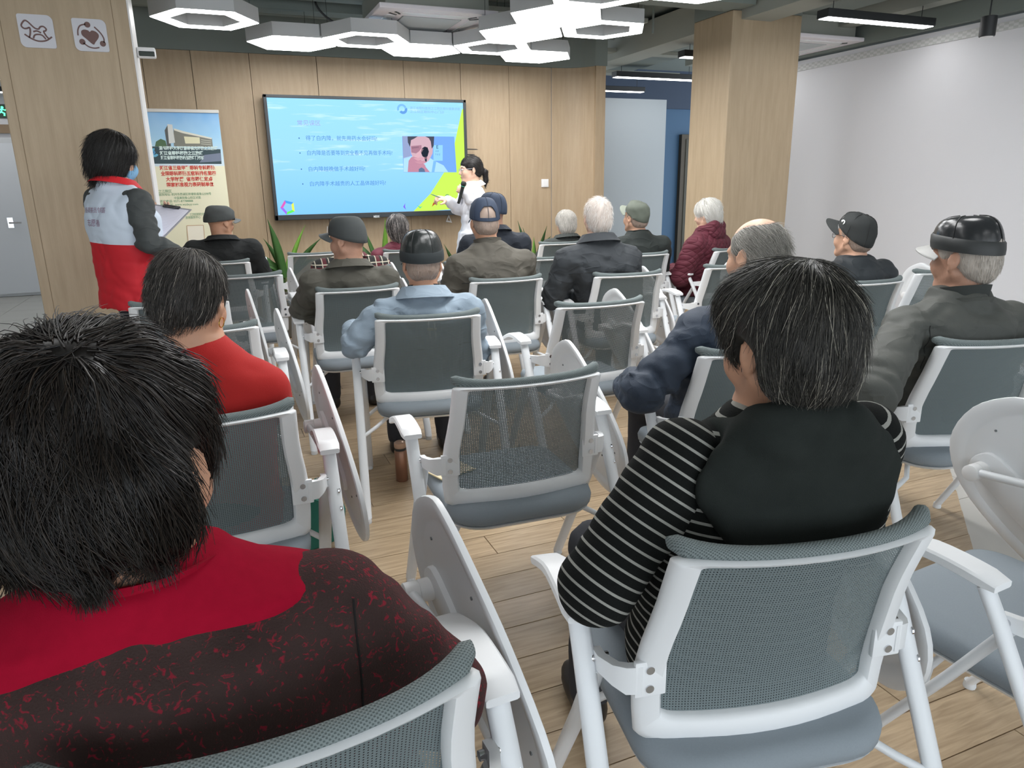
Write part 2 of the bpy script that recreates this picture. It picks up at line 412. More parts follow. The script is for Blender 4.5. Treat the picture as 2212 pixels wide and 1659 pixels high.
# security camera
sc_ = empty('security_camera', (PLX1+0.006, 5.30, 2.212)); tag(sc_, 'small white security camera mounted on the side of the wooden pillar', 'camera')
MB().box(0.0, 0.105, -0.03, 0.03, -0.028, 0.03, 0.01).build('housing', PLASTICW, sc_, smooth=False)
MB().box(0.012, 0.098, -0.034, -0.029, -0.022, 0.006, 0.004).build('lens_window', mat('tinted_lens', (50, 60, 56), 0.15), sc_)

# ============================================================ light fittings
def hexpts(R): return [(R*math.cos(k*PI/3), R*math.sin(k*PI/3)) for k in range(6)]
hex_cache = {}
def hex_lamp(x, y, ring, label, R=0.362, z=2.55):
    t = empty('hexagonal_lamp', (x, y, z)); tag(t, label, 'lamp', 'hexagonal ceiling lamps')
    key = (ring, R)
    if key not in hex_cache:
        o6 = hexpts(R); i6 = hexpts(R*0.66)
        b = MB(); hs = 0.105
        if ring:
            V = [(p[0], p[1], z_) for z_ in (0.004, hs) for p in o6]+[(p[0], p[1], z_) for z_ in (0.004, hs) for p in i6]
            F = []
            for k in range(6):
                j = (k+1) % 6
                F += [(k, j, 6+j, 6+k), (12+j, 12+k, 18+k, 18+j), (6+k, 6+j, 18+j, 18+k), (j, k, 12+k, 12+j)]
            b.add(V, F)
        else: b.prism(o6, 0.004, hs)
        g = MB(); o6 = hexpts(R*0.985); i6 = hexpts(R*0.675)
        if ring:
            V = [(p[0], p[1], z_) for z_ in (0.0, 0.006) for p in o6]+[(p[0], p[1], z_) for z_ in (0.0, 0.006) for p in i6]
            F = []
            for k in range(6):
                j = (k+1) % 6
                F += [(k, j, 6+j, 6+k), (12+j, 12+k, 18+k, 18+j), (6+k, 6+j, 18+j, 18+k), (j, k, 12+k, 12+j)]
            g.add(V, F)
        else: g.prism(o6, 0.0, 0.006)
        w = MB()
        for k in (1, 3, 5):
            p = hexpts(R*0.85)[k]; w.tube([(p[0], p[1], hs), (p[0], p[1], 0.498)], 0.002, 5)
        ms = [b.mesh('housing'), g.mesh('diffuser'), w.mesh('suspension_wire')]
        for me, m in zip(ms, (LAMPB, GLOW, BLACKM)): me.materials.append(m)
        hex_cache[key] = ms
    for me in hex_cache[key]: obj(me.name.split('.')[0], me, None, t, smooth=False)
hg = lambda i, j: (0.815+0.555*i, 6.72-0.3205*j)
hex_lamp(0.146, 5.985, True, 'hexagonal ring lamp hanging alone nearest the wooden pillar')
hex_lamp(*hg(0, 0), False, 'solid hexagonal lamp at the free end of the lamp chain nearest the wooden pillar')
hex_lamp(*hg(1, 1), True, 'hexagonal ring lamp below the ceiling air conditioner corner, touching two solid lamps')
hex_lamp(*hg(2, 0), False, 'solid hexagonal lamp directly above the screen between two ring lamps')
hex_lamp(*hg(3, 1), True, 'hexagonal ring lamp above the screen edge beside three solid lamps')
hex_lamp(*hg(4, 0), False, 'solid hexagonal lamp at the end of the chain close to the wooden wall')
hex_lamp(*hg(3, 3), False, 'solid hexagonal lamp in the middle of the cluster beside the air conditioner')
hex_lamp(*hg(3, 5), False, 'solid hexagonal lamp between two ring lamps away from the wooden wall')
hex_lamp(*hg(4, 4), True, 'hexagonal ring lamp sticking out of the cluster towards the free-standing pillar')
hex_lamp(*hg(3, 7), True, 'hexagonal ring lamp cut by the top of the cluster over the audience')
hex_lamp(*hg(4, 8), False, 'solid hexagonal lamp hanging in front of the free-standing pillar')
for i, j in ((1, 9), (2, 12), (3, 11), (1, 13), (0, 14), (3, 15)):  # out-of-view lamps added overhead to light the room
    hex_lamp(*hg(i, j), (i+j) % 4 == 0, 'unseen hexagonal lamp added over the seated audience as room light')
lin_me = None
def linear_lamp(x, y, label, z=2.60, L=1.16):
    global lin_me
    t = empty('linear_lamp', (x, y, z)); tag(t, label, 'lamp', 'black linear ceiling lamps')
    if lin_me is None:
        a = MB().box(0, L, -0.06, 0.06, 0.004, 0.065, 0.004).mesh('housing'); a.materials.append(BLACKM)
        b = MB().box(0.012, L-0.012, -0.05, 0.05, 0.0, 0.006).mesh('diffuser'); b.materials.append(GLOW)
        c = MB(); c.tube([(0.1, 0, 0.06), (0.1, 0, 0.448)], 0.003, 5); c.tube([(L-0.1, 0, 0.06), (L-0.1, 0, 0.448)], 0.003, 5)
        c = c.mesh('suspension_wire'); c.materials.append(BLACKM); lin_me = (a, b, c)
    for me in lin_me: obj(me.name.split('.')[0], me, None, t, smooth=False)
linear_lamp(4.58, 4.74, 'black linear lamp hanging between the free-standing pillar and the white wall')
linear_lamp(4.58, 6.59, 'black linear lamp mostly hidden behind the free-standing pillar')
linear_lamp(4.64, 8.02, 'black linear lamp beyond the pillar, second from the blue wall')
linear_lamp(4.64, 9.22, 'black linear lamp above the grey hall wall end, nearest the blue wall')
for i, (x, y) in enumerate(((4.58, 2.9), (4.58, 1.1), (4.58, -0.7), (1.4, -0.8), (-0.6, -0.8), (-2.4, 1.4), (-2.4, 3.4), (-2.6, 6.0), (-2.6, 9.2), (3.0, -1.6), (1.5, -2.4), (-1.0, 1.9), (-3.4, 10.6), (-2.2, 7.6), (-3.2, 11.3), (-2.0, 10.0), (0.2, -2.6), (3.0, -3.4))):  # unseen lamps: first few continue the visible row, the rest are added fill
    linear_lamp(x, y, 'unseen black linear lamp overhead, added to brighten the seats and lobby')
sp = empty('track_spotlight', (5.62, 4.13, 2.42)); tag(sp, 'black cylinder spotlight hanging from the ceiling by the white wall', 'spotlight')
MB().lathe([(0.05, 0), (0.055, 0.005), (0.055, 0.14), (0.04, 0.145)], 20).build('housing', BLACKM, sp, auto=40)
MB().tube([(0, 0, 0.14), (0, 0, 0.5)], 0.006, 6).build('stem', BLACKM, sp)
MB().lathe([(0.044, -0.003), (0.044, 0.002)], 20).build('lens', PLASTICW, sp)

# ============================================================ ceiling air conditioners
def cassette(x0, x1, y0, y1, z, label):
    t = empty('ceiling_air_conditioner', ((x0+x1)/2, (y0+y1)/2, z)); tag(t, label, 'air conditioner', 'ceiling cassettes')
    hx, hy = (x1-x0)/2, (y1-y0)/2; PNL = mat('cassette_panel', (246, 240, 244), 0.45)
    MB().box(-hx, hx, -hy, hy, 0, 0.035, 0.008).build('panel', PNL, t)
    MB().box(-hx+0.06, hx-0.06, -hy+0.06, hy-0.06, 0.035, 0.33).build('casing', DUCTM, t)
    g = MB(); n = 34
    for k in range(n):
        yy = -hy+0.24+(2*hy-0.48)*k/(n-1); g.box(-hx+0.24, hx-0.24, yy-0.004, yy+0.004, -0.006, 0.0)
    gr = g.build('grille', mat('cassette_grille', (206, 210, 210), 0.5), t); gr['kind'] = 'stuff'
    MB().box(-hx+0.23, hx-0.23, -hy+0.23, hy-0.23, -0.0015, 0.0).build('grille_back', mat('cassette_grille_back', (150, 154, 156), 0.6), t)
    SL = mat('cassette_slot', (70, 76, 74), 0.6)
    for s in (0, 1, 2, 3):
        M = Matrix.Rotation(s*PI/2, 4, 'Z'); h = hy if s % 2 == 0 else hx
        b = MB().prism(rrect(-0.27, 0.27, -h+0.10, -h+0.17, (0.03,)*4, 4), -0.006, 0.001, M); b.build('louvre', PLASTICW, t)
        for e in (-1, 1):
            b = MB(); stroke(b, [(e*0.28, -h+0.175), (e*0.30, -h+0.14), (e*0.33, -h+0.11)], 0.016, -0.004, 0.001, M); b.build('slot', SL, t)
    return t
cassette(1.36, 2.31, 5.82, 6.79, 2.685, 'square white ceiling cassette air conditioner above the hexagonal lamps')
cassette(5.05, 5.90, 5.55, 6.4, 2.64, 'white ceiling cassette air conditioner half hidden behind the free-standing pillar')

# ============================================================ exit sign, wall switch
ex = empty('exit_sign', (-2.36, 11.99, 2.44)); tag(ex, 'dark green running-man exit sign above the far white door', 'exit sign')
MB().box(-0.11, 0.22, -0.03, 0.0, -0.085, 0.085, 0.004).build('housing', mat('exit_green', (24, 60, 46), 0.5), ex)
b = MB(); b.prism([(0.005+0.016*math.cos(a*PI/6), 0.045+0.016*math.sin(a*PI/6)) for a in range(12)], -0.034, -0.03, MXZ)
stroke(b, [(0.0, 0.03), (-0.012, -0.01), (0.02, -0.03), (0.015, -0.06)], 0.02, -0.034, -0.03, MXZ); stroke(b, [(-0.012, -0.01), (-0.04, -0.025), (-0.06, -0.05)], 0.018, -0.034, -0.03, MXZ)
stroke(b, [(0.0, 0.025), (0.035, 0.01), (0.05, 0.025)], 0.014, -0.034, -0.03, MXZ); stroke(b, [(0.0, 0.025), (-0.03, 0.015), (-0.04, -0.005)], 0.014, -0.034, -0.03, MXZ)
b.build('running_man', mat('exit_glow', (90, 255, 170), 0.5, emit=(90, 255, 170), estr=1.5), ex)
b = MB(); stroke(b, [(0.09, 0.0), (0.19, 0.0)], 0.02, -0.034, -0.03, MXZ); stroke(b, [(0.155, 0.035), (0.19, 0.0), (0.155, -0.035)], 0.018, -0.034, -0.03, MXZ); b.build('arrow', MATS['exit_glow'], ex)
sw = empty('light_switch', (3.535, 7.60, 1.405)); tag(sw, 'small white square light switch on the wooden wall', 'switch')
MB().box(-0.043, 0.043, -0.010, 0.004, -0.043, 0.043, 0.003).build('plate', PLASTICW, sw)
MB().box(-0.03, 0.03, -0.014, -0.009, -0.032, 0.032, 0.003).build('rocker', PLASTICW, sw)
# ============================================================ training chair with folding writing tablet
CHW = mat('chair_white_plastic', (232, 234, 236), 0.38)
CHL = mat('chair_leg_paint', (226, 229, 232), 0.35)
CUSH = mat('chair_seat_grey_fabric', (138, 147, 154), 0.85, var=0.06, vscale=300, bump=0.15, bscale=900)
RAILM = mat('chair_rail_woven', rough=0.85)
def _rail(nt, b):
    tc = nt.new('ShaderNodeTexCoord'); mp = nt.new('ShaderNodeMapping'); mp.inputs['Scale'].default_value = (170, 170, 170)
    nt.link(tc.outputs['Object'], mp.inputs[0])
    sx = nt.new('ShaderNodeSeparateXYZ'); nt.link(mp.outputs[0], sx.inputs[0])
    a = nt.math('SINE', nt.math('MULTIPLY', sx.outputs[0], 6.2)); bb = nt.math('SINE', nt.math('MULTIPLY', nt.math('ADD', sx.outputs[2], sx.outputs[1]), 6.2))
    h = nt.math('MULTIPLY', a, bb); f = nt.math('GREATER_THAN', h, 0.25)
    nt.link(nt.mix(f, lin((122, 132, 132)), lin((84, 94, 94))), b.inputs['Base Color'])
    bp = nt.new('ShaderNodeBump'); bp.inputs['Strength'].default_value = 0.4; bp.inputs['Distance'].default_value = 0.002; nt.link(h, bp.inputs['Height']); nt.link(bp.outputs[0], b.inputs['Normal'])
_rail(NT(RAILM), RAILM.node_tree.nodes['Principled BSDF'])
MESHM = bpy.data.materials.new('chair_back_open_mesh'); MESHM.use_nodes = True
def _mesh(m):
    nt = NT(m); b = nt.n['Principled BSDF']; b.inputs['Base Color'].default_value = lin((106, 117, 119))+(1,); b.inputs['Roughness'].default_value = 0.7
    tc = nt.new('ShaderNodeTexCoord'); sx = nt.new('ShaderNodeSeparateXYZ'); nt.link(tc.outputs['Object'], sx.inputs[0])
    w = 2*PI/0.0052
    a = nt.math('ABSOLUTE', nt.math('SINE', nt.math('MULTIPLY', sx.outputs[0], w/2))); c = nt.math('ABSOLUTE', nt.math('SINE', nt.math('MULTIPLY', sx.outputs[2], w/2)))
    hole = nt.math('GREATER_THAN', nt.math('MINIMUM', a, c), 0.855)
    tr = nt.new('ShaderNodeBsdfTransparent'); mx = nt.new('ShaderNodeMixShader')
    nt.link(hole, mx.inputs[0]); nt.link(b.outputs[0], mx.inputs[1]); nt.link(tr.outputs[0], mx.inputs[2])
    nt.link(mx.outputs[0], nt.n['Material Output'].inputs[0])
_mesh(MESHM)

BZ0, BZ1 = 0.455, 0.858
def back_pt(s, t, off=0.0):
    """s across (-.24..+.24), t up 0..1 -> point on the back shell; off pushes to the rear"""
    v = t
    w = 0.240+0.012*math.sin(min(1, v/0.7)*PI)-0.012*v
    u = s/0.24
    yb = -0.205-0.095*max(0.0, (v-0.22)/0.78)**1.35
    return (u*w, yb-0.018+0.042*u*u-off, BZ0+(BZ1-BZ0)*v)
def chair_meshes():
    out = []
    def add(name, mb, m, parent=None, auto=35):
        me = mb.mesh(name); me.materials.append(m)
        if auto:
            me.polygons.foreach_set('use_smooth', np.ones(len(me.polygons), bool)); me.set_sharp_from_angle(angle=math.radians(auto))
        out.append((name, me, parent)); return len(out)-1
    # back frame: ring of three loops, rear and front skins
    H = BZ1-BZ0; N = 7
    def ring(in_s, in_b, in_t, off, rb, rt):
        P = rrect(-0.24+in_s, 0.24-in_s, in_b/H, 1-in_t/H, (rb, rb, rt, rt), N)
        # densify straight runs so the ring follows the curved shell
        Q = []
        for i in range(len(P)):
            a, b = P[i], P[(i+1) % len(P)]
            n = 8 if (i % (N+1)) == N else 1
            for k in range(n): Q.append((a[0]+(b[0]-a[0])*k/n, a[1]+(b[1]-a[1])*k/n))
        return [back_pt(x, y, off) for x, y in Q]
    f = MB()
    f.loft([ring(0.004, 0.004, 0.002, -0.012, 0.045, 0.02), ring(0, 0, 0, 0.0, 0.05, 0.02), ring(0.002, 0.003, 0.001, 0.010, 0.05, 0.02), ring(0.012, 0.014, 0.004, 0.017, 0.05, 0.02),
            ring(0.040, 0.046, 0.010, 0.014, 0.03, 0.015), ring(0.046, 0.054, 0.013, 0.004, 0.03, 0.015), ring(0.046, 0.054, 0.013, -0.012, 0.03, 0.015), ring(0.004, 0.004, 0.002, -0.012, 0.045, 0.02)], True, False)
    fr = add('back_frame', f, CHW, None, 50)
    m = MB(); nx, nz = 14, 12; V = []; F = []
    for j in range(nz+1):
        for i in range(nx+1): V.append(back_pt(-0.215+0.43*i/nx, 0.09+0.895*j/nz, -0.006-0.004*math.sin(PI*j/nz)))
    for j in range(nz):
        for i in range(nx): a = j*(nx+1)+i; F.append((a, a+1, a+nx+2, a+nx+1))
    m.add(V, F); add('back_mesh', m, MESHM, None, 80)
    # padded woven top rail with swelling ends
    rings = []
    for i in range(33):
        u = -1+2*i/32; e = abs(u)**5; x, y, z = back_pt(0.238*u, 1.0)
        ry, rz = 0.013+0.010*e, 0.011+0.008*e
        if i in (0, 32): ry *= 0.5; rz *= 0.5
        y2 = y+0.004+0.016*e; z2 = z+0.006+0.008*e
        rings.append([(x, y2+ry*math.cos(a*PI/6), z2+rz*math.sin(a*PI/6)) for a in range(12)])
    m = MB().loft(rings); add('top_rail', m, RAILM, None, 60)
    # seat: white pan and grey cushion
    def sring(ins, z, crown=0.0): return [(x, y, z+crown*(1-(x/0.25)**2)) for x, y in rrect(-0.238+ins, 0.238-ins, -0.285+ins, 0.205-ins, (0.11-ins*0.5, 0.11-ins*0.5, 0.06, 0.06), 7)]
    st = add('seat', MB().loft([sring(0.012, 0.412), sring(0.0, 0.422), sring(-0.002, 0.442), sring(0.004, 0.460), sring(0.022, 0.470), sring(0.07, 0.474), sring(0.14, 0.474)]), CUSH, None, 60)
    add('seat_pan', MB().loft([sring(0.05, 0.395), sring(0.012, 0.402), sring(0.004, 0.412), sring(0.010, 0.4125)]), CHW, st, 40)
    for s in (-1, 1):
        # armrest: gently arched plate
        rings = []; n = 10
        for i in range(n+1):
            t = i/n; yy = -0.130+0.285*t; zz = 0.668+0.018*math.sin(PI*min(1, t*0.9+0.1))-0.030*max(0, t-0.55)/0.45
            w = 0.031-0.003*t; h = 0.011 if 0 < i < n else 0.007
            if i in (0, n): w -= 0.004
            rings.append([(s*0.318+w*a, yy, zz+h*b) for a, b in ((-1, -0.7), (-0.85, -1), (0.85, -1), (1, -0.7), (1, 0.6), (0.85, 1), (-0.85, 1), (-1, 0.6))])
        add('armrest', MB().loft(rings), CHW, None, 40)
        lg = MB().tube([(s*0.318, -0.10, 0.662), (s*0.318, -0.135, 0.60), (s*0.318, -0.285, 0.31), (s*0.318, -0.428, 0.018)], 0.016, 10, flatten=(0.75, 1.25), up=(1, 0, 0))
        l = add('rear_leg', lg, CHL, None, 60)
        add('foot_cap', MB().lathe([(0.017, 0), (0.018, 0.004), (0.016, 0.022)], 12, (s*0.318, -0.430, 0.0)), mat('foot_cap_white', (222, 226, 230), 0.5), l, 40)
        lg = MB().tube([(s*0.296, -0.145, 0.585), (s*0.294, -0.05, 0.42), (s*0.292, 0.195, 0.018)], 0.015, 10, flatten=(0.75, 1.3), up=(1, 0, 0))
        l = add('front_leg', lg, CHL, None, 60)
        add('foot_cap', MB().lathe([(0.016, 0), (0.017, 0.004), (0.015, 0.022)], 12, (s*0.292, 0.197, 0.0)), mat('foot_cap_white'), l, 40)
        add('seat_strut', MB().tube([(s*0.314, -0.27, 0.335), (s*0.25, -0.25, 0.372), (s*0.18, -0.16, 0.396)], 0.009, 8), CHL, None, 60)
        add('seat_strut', MB().tube([(s*0.294, 0.0, 0.34), (s*0.24, 0.02, 0.375), (s*0.17, 0.02, 0.396)], 0.009, 8), CHL, None, 60)
        # bracket on the back frame with the arm to the pivot
        px_, py_, pz_ = back_pt(s*0.222, 0.36, 0.014)
        b = MB(); b.box(px_-0.030 if s > 0 else px_-0.026, px_+0.026 if s > 0 else px_+0.030, py_-0.007, py_+0.004, pz_-0.034, pz_+0.034, 0.003)
        path = [(px_+s*0.012, py_-0.001), (px_+s*0.036, py_+0.004), (px_+s*0.050, py_+0.022), (s*0.292, -0.155), (s*0.293, -0.125)]
        rr = []
        for i, (x, y) in enumerate(path):
            h = (0.026, 0.026, 0.020, 0.016, 0.013)[i]; w = 0.008
            tx, ty = (path[min(i+1, 4)][0]-path[max(i-1, 0)][0], path[min(i+1, 4)][1]-path[max(i-1, 0)][1]); L = math.hypot(tx, ty); nx_, ny_ = -ty/L*w, tx/L*w
            zc = pz_+(0.598-pz_)*i/4
            rr.append([(x-nx_, y-ny_, zc-h), (x+nx_, y+ny_, zc-h), (x+nx_, y+ny_, zc+h), (x-nx_, y-ny_, zc+h)])
        b.loft(rr); bi = add('bracket', b, CHW, None, 40)
        for dz in (-0.018, 0.018):
            add('screw', MB().lathe([(0.0075, -0.0045), (0.0075, -0.0015), (0.005, 0.0)], 12, (px_, py_-0.005, pz_+dz), 'y'), CHROME, bi, 30)
        add('pivot_pin', MB().lathe([(0.008, -0.026), (0.008, 0.026)], 12, (s*0.300, -0.138, 0.598), 'x'), CHROME, bi, 30)
    for dz in (0.0, -0.045):
        add('bolt', MB().lathe([(0.008, -0.004), (0.008, 0.0), (0.005, 0.003)], 10, (0.331, -0.16-dz*-0.5, 0.565+dz), 'x'), CHROME, None, 30)
    # writing tablet, folded down outside the right armrest
    TP = smooth_path([(0.235, 0.845), (0.335, 0.79), (0.385, 0.68), (0.345, 0.555), (0.215, 0.43), (0.07, 0.345), (-0.05, 0.335), (-0.135, 0.415), (-0.135, 0.54), (-0.03, 0.675), (0.09, 0.775), (0.17, 0.83)], 4, True)
    ctr = (0.125, 0.60)
    def tring(k, x): return [(x+0.07*(0.29-(ctr[0]+(y-ctr[0])*k))+0.10*(0.62-(ctr[1]+(z-ctr[1])*k)), ctr[0]+(y-ctr[0])*k, ctr[1]+(z-ctr[1])*k) for y, z in TP]   # rear end swings slightly outwards
    tb = add('tablet', MB().loft([tring(0.80, 0.354), tring(0.84, 0.3545), tring(0.875, 0.348), tring(0.97, 0.347), tring(0.995, 0.350), tring(1.0, 0.356), tring(0.995, 0.362), tring(0.97, 0.364)]), CHW, None, 45)
    for (y, z) in ((0.27, 0.74), (0.31, 0.64), (0.02, 0.46), (-0.07, 0.50), (0.10, 0.70)):
        add('screw_hole', MB().lathe([(0.0035, 0.3520), (0.0035, 0.3545)], 8, (0.07*(0.29-y)+0.10*(0.62-z), y, z), 'x'), mat('screw_hole_dark', (120, 124, 126), 0.6), tb, 30)
    pl_ = smooth_path([(0.30, 0.665), (0.325, 0.63), (0.30, 0.595), (0.15, 0.47), (0.09, 0.455), (0.07, 0.50), (0.12, 0.56), (0.25, 0.665)], 3, True)
    pr_ = lambda k, x: [(x+0.07*(0.29-(0.2+(y-0.2)*k))+0.10*(0.62-(0.57+(z-0.57)*k)), 0.2+(y-0.2)*k, 0.57+(z-0.57)*k) for y, z in pl_]
    add('mounting_plate', MB().loft([pr_(0.92, 0.341), pr_(0.98, 0.343), pr_(1.0, 0.348), pr_(1.0, 0.354)]), CHW, tb, 40)
    add('hub', MB().lathe([(0.017, 0.284), (0.0225, 0.287), (0.0225, 0.314), (0.0205, 0.3145), (0.0205, 0.3165), (0.0225, 0.317), (0.024, 0.345)], 18, (0, 0.288, 0.622), 'x'), PLASTICW, tb, 35)
    add('tablet_arm', MB().tube([(0.312, 0.02, 0.628), (0.304, 0.14, 0.636), (0.300, 0.268, 0.626)], 0.011, 10), CHL, None, 60)
    return out
CHAIR = chair_meshes()
def chair(x, y, yaw, label, group='training chairs', tablet_lift=0.0):
    t = empty('training_chair', (x, y, 0), math.radians(yaw)); tag(t, label, 'chair', group)
    L = []
    for name, me, par in CHAIR:
        o = bpy.data.objects.new(name, me); COL.objects.link(o); o.parent = t if par is None else L[par]; L.append(o)
    return t
def chair_rail(xc, yr, yaw, label, **kw):
    """place a chair by the middle of its top rail (rail sits 0.30 behind the chair origin)"""
    a = math.radians(yaw); return chair(xc-0.30*math.sin(a)*1.0, yr+0.30*math.cos(a), yaw, label, **kw)
CH = {}
for key, xc, yr, yaw, lab in (
    ('A1', 0.005, 0.650, 2, 'grey mesh training chair under the woman in the red-collared coat'),
    ('A2', 0.803, 0.742, -10, 'grey mesh training chair under the woman in the striped black hoodie'),
    ('A3', 1.601, 0.601, 5, 'empty training chair beside the striped hoodie, turned aside with grey seat showing'),
    ('B1', -0.078, 1.812, -1, 'grey mesh training chair under the woman in the red sweater'),
    ('B2', 0.80, 1.812, -3, 'empty training chair in front of the striped hoodie, see-through mesh back fully in view'),
    ('B3', 1.63, 1.80, -9, 'training chair under the bald man in the navy jacket'),
    ('B4', 2.42, 1.56, -13, 'training chair under the man in the black leather cap by the white wall'),
    ('C0', -0.088, 3.06, 0, 'empty training chair directly in front of the woman in the red sweater'),
    ('C1', 0.82, 2.935, -10, 'training chair under the man in the pale grey jacket'),
    ('C2', 1.637, 2.882, -2, 'empty training chair between the navy jacket man and the dark grey jacket man'),
    ('C3', 3.26, 2.84, -6, 'training chair under the man in the black baseball cap and glasses'),
    ('C4', 4.02, 2.97, -5, 'empty training chair beside the black baseball cap man, next to the white wall'),
    ('D0', -0.18, 3.86, 0, 'empty training chair right in front of the standing volunteer'),
    ('D1', 0.71, 3.925, -3, 'training chair under the man in the brown jacket and white-badged cap'),
    ('D2', 1.58, 3.905, -2, 'training chair under the man in the olive jacket and navy cap'),
    ('D3', 2.318, 3.76, -6, 'training chair under the white-haired man in the dark grey jacket'),
    ('D4', 3.15, 3.80, -4, 'empty training chair half hidden behind the bald man, ahead of the maroon coat'),
    ('E1', 0.18, 4.90, 2, 'empty training chair behind the man in the black coat, tablet standing up'),
    ('E1b', 0.90, 4.90, 0, 'training chair under the person in the plaid shirt'),
    ('E2', 1.72, 4.86, 0, 'training chair under the man in the navy coat and navy cap'),
    ('E3', 2.38, 4.90, 0, 'empty training chair in front of the white-haired man'),
    ('E4', 3.08, 4.80, -4, 'training chair under the man in the grey-green cap'),
    ('E5', 3.92, 4.82, 24, 'training chair turned towards the screen under the woman in the maroon coat'),
    ('F1', 0.03, 5.915, -4, 'training chair under the man in the black coat and dark cap'),
    ('F2', 0.80, 6.27, 0, 'empty training chair in the front row behind the tall leafy plant'),
    ('F3', 1.57, 6.12, 0, 'training chair under the person in the maroon jacket'),
    ('F4', 3.03, 6.12, 0, 'training chair under the grey-haired woman in the tweed coat')):
    CH[key] = chair_rail(xc, yr, yaw, lab)
# ============================================================ wall display with the slide
DY = 7.48                                   # glass plane
disp = empty('interactive_display', (1.5925, 7.60, 1.095)); tag(disp, 'large black-framed wall display showing a blue eye-clinic slide', 'screen')
def dpart(mb, name, m, parent=disp, auto=None):
    """world-coordinate mesh parented to a thing without moving it"""
    o = mb.build(name, m, None, auto=auto)
    o.parent = parent; par = parent; off = Vector((0, 0, 0))
    while par is not None: off += par.location; par = par.parent
    o.location = -off
    return o
BEZ = mat('display_bezel', (44, 50, 54), 0.35)
X0, X1, Z0, Z1 = 0.600, 2.585, 1.095, 2.240
b = MB()
b.box(X0, X1, DY-0.012, 7.56, Z0, Z0+0.050, 0.004); b.box(X0, X1, DY-0.012, 7.56, Z1-0.028, Z1, 0.004)
b.box(X0, X0+0.030, DY-0.012, 7.56, Z0, Z1, 0.004); b.box(X1-0.030, X1, DY-0.012, 7.56, Z0, Z1, 0.004)
dpart(b, 'bezel', BEZ)
dpart(MB().box(X0+0.02, X1-0.02, DY+0.01, 7.575, Z0+0.02, Z1-0.02), 'back_housing', BLACKM)
dpart(MB().box(1.2, 2.0, 7.575, 7.602, 1.4, 1.9), 'wall_mount', BLACKM)
def slide_mat():
    m = bpy.data.materials.new('slide_sky'); m.use_nodes = True; nt = NT(m); nt.n.remove(nt.n['Principled BSDF'])
    tc = nt.new('ShaderNodeTexCoord'); sx = nt.new('ShaderNodeSeparateXYZ'); nt.link(tc.outputs['Object'], sx.inputs[0])
    g = nt.new('ShaderNodeValToRGB'); e = g.color_ramp.elements
    e[0].color = lin((124, 190, 246))+(1,); e[1].color = lin((150, 212, 248))+(1,); k = e.new(0.55); k.color = lin((150, 208, 246))+(1,)
    nt.link(nt.math('MULTIPLY_ADD', sx.outputs[2], 0.9, -1.02), g.inputs[0])
    mp = nt.new('ShaderNodeMapping'); mp.inputs['Scale'].default_value = (1.3, 1, 13); nt.link(tc.outputs['Object'], mp.inputs[0])
    nz = nt.new('ShaderNodeTexNoise'); nz.inputs['Scale'].default_value = 2.2; nz.inputs['Detail'].default_value = 5; nt.link(mp.outputs[0], nz.inputs[0])
    cr = nt.new('ShaderNodeValToRGB'); cr.color_ramp.elements[0].position = 0.56; cr.color_ramp.elements[1].position = 0.72; nt.link(nz.outputs[0], cr.inputs[0])
    up = nt.math('MULTIPLY', nt.math('MULTIPLY', cr.outputs[0], 0.55), nt.math('GREATER_THAN', sx.outputs[2], 1.55))
    c = nt.mix(up, g.outputs[0], lin((214, 240, 252)))
    em = nt.new('ShaderNodeEmission'); nt.link(c, em.inputs[0]); em.inputs[1].default_value = 0.98
    nt.link(em.outputs[0], nt.n['Material Output'].inputs[0]); return m
panel = dpart(MB().box(X0+0.029, X1-0.029, DY, DY+0.012, Z0+0.049, Z1-0.027), 'slide', slide_mat())
def P2(px, py, y=DY): p = on_y(px, py, y); return (float(p[0]), float(p[2]))
def slide_poly(pts, name, rgb, lift=1, s=1.0, parent=panel, world=False):
    q = [tuple(p) if world else P2(*p) for p in pts]
    # keep within the glass
    q = [(min(max(x, X0+0.030), X1-0.030), min(max(z, Z0+0.050), Z1-0.028)) for x, z in q]
    y1 = DY-0.0006*lift
    return dpart(MB().prism(q, y1-0.0004, y1, MXZ), name, flat('slide_%d_%d_%d' % rgb, rgb, s), parent)
slide_poly([(998, 236), (1006, 236), (1010, 436), (975, 452), (938, 466), (894, 466), (930, 418), (962, 368), (982, 310)], 'green_swoosh', (190, 232, 88))
zq = lambda L: [(600+x/5.027, 220+y/5.027) for x, y in L]
ph = slide_poly(zq([(1350, 372), (1915, 378), (1942, 765), (1365, 765)]), 'inset_photo', (112, 160, 232), 2)
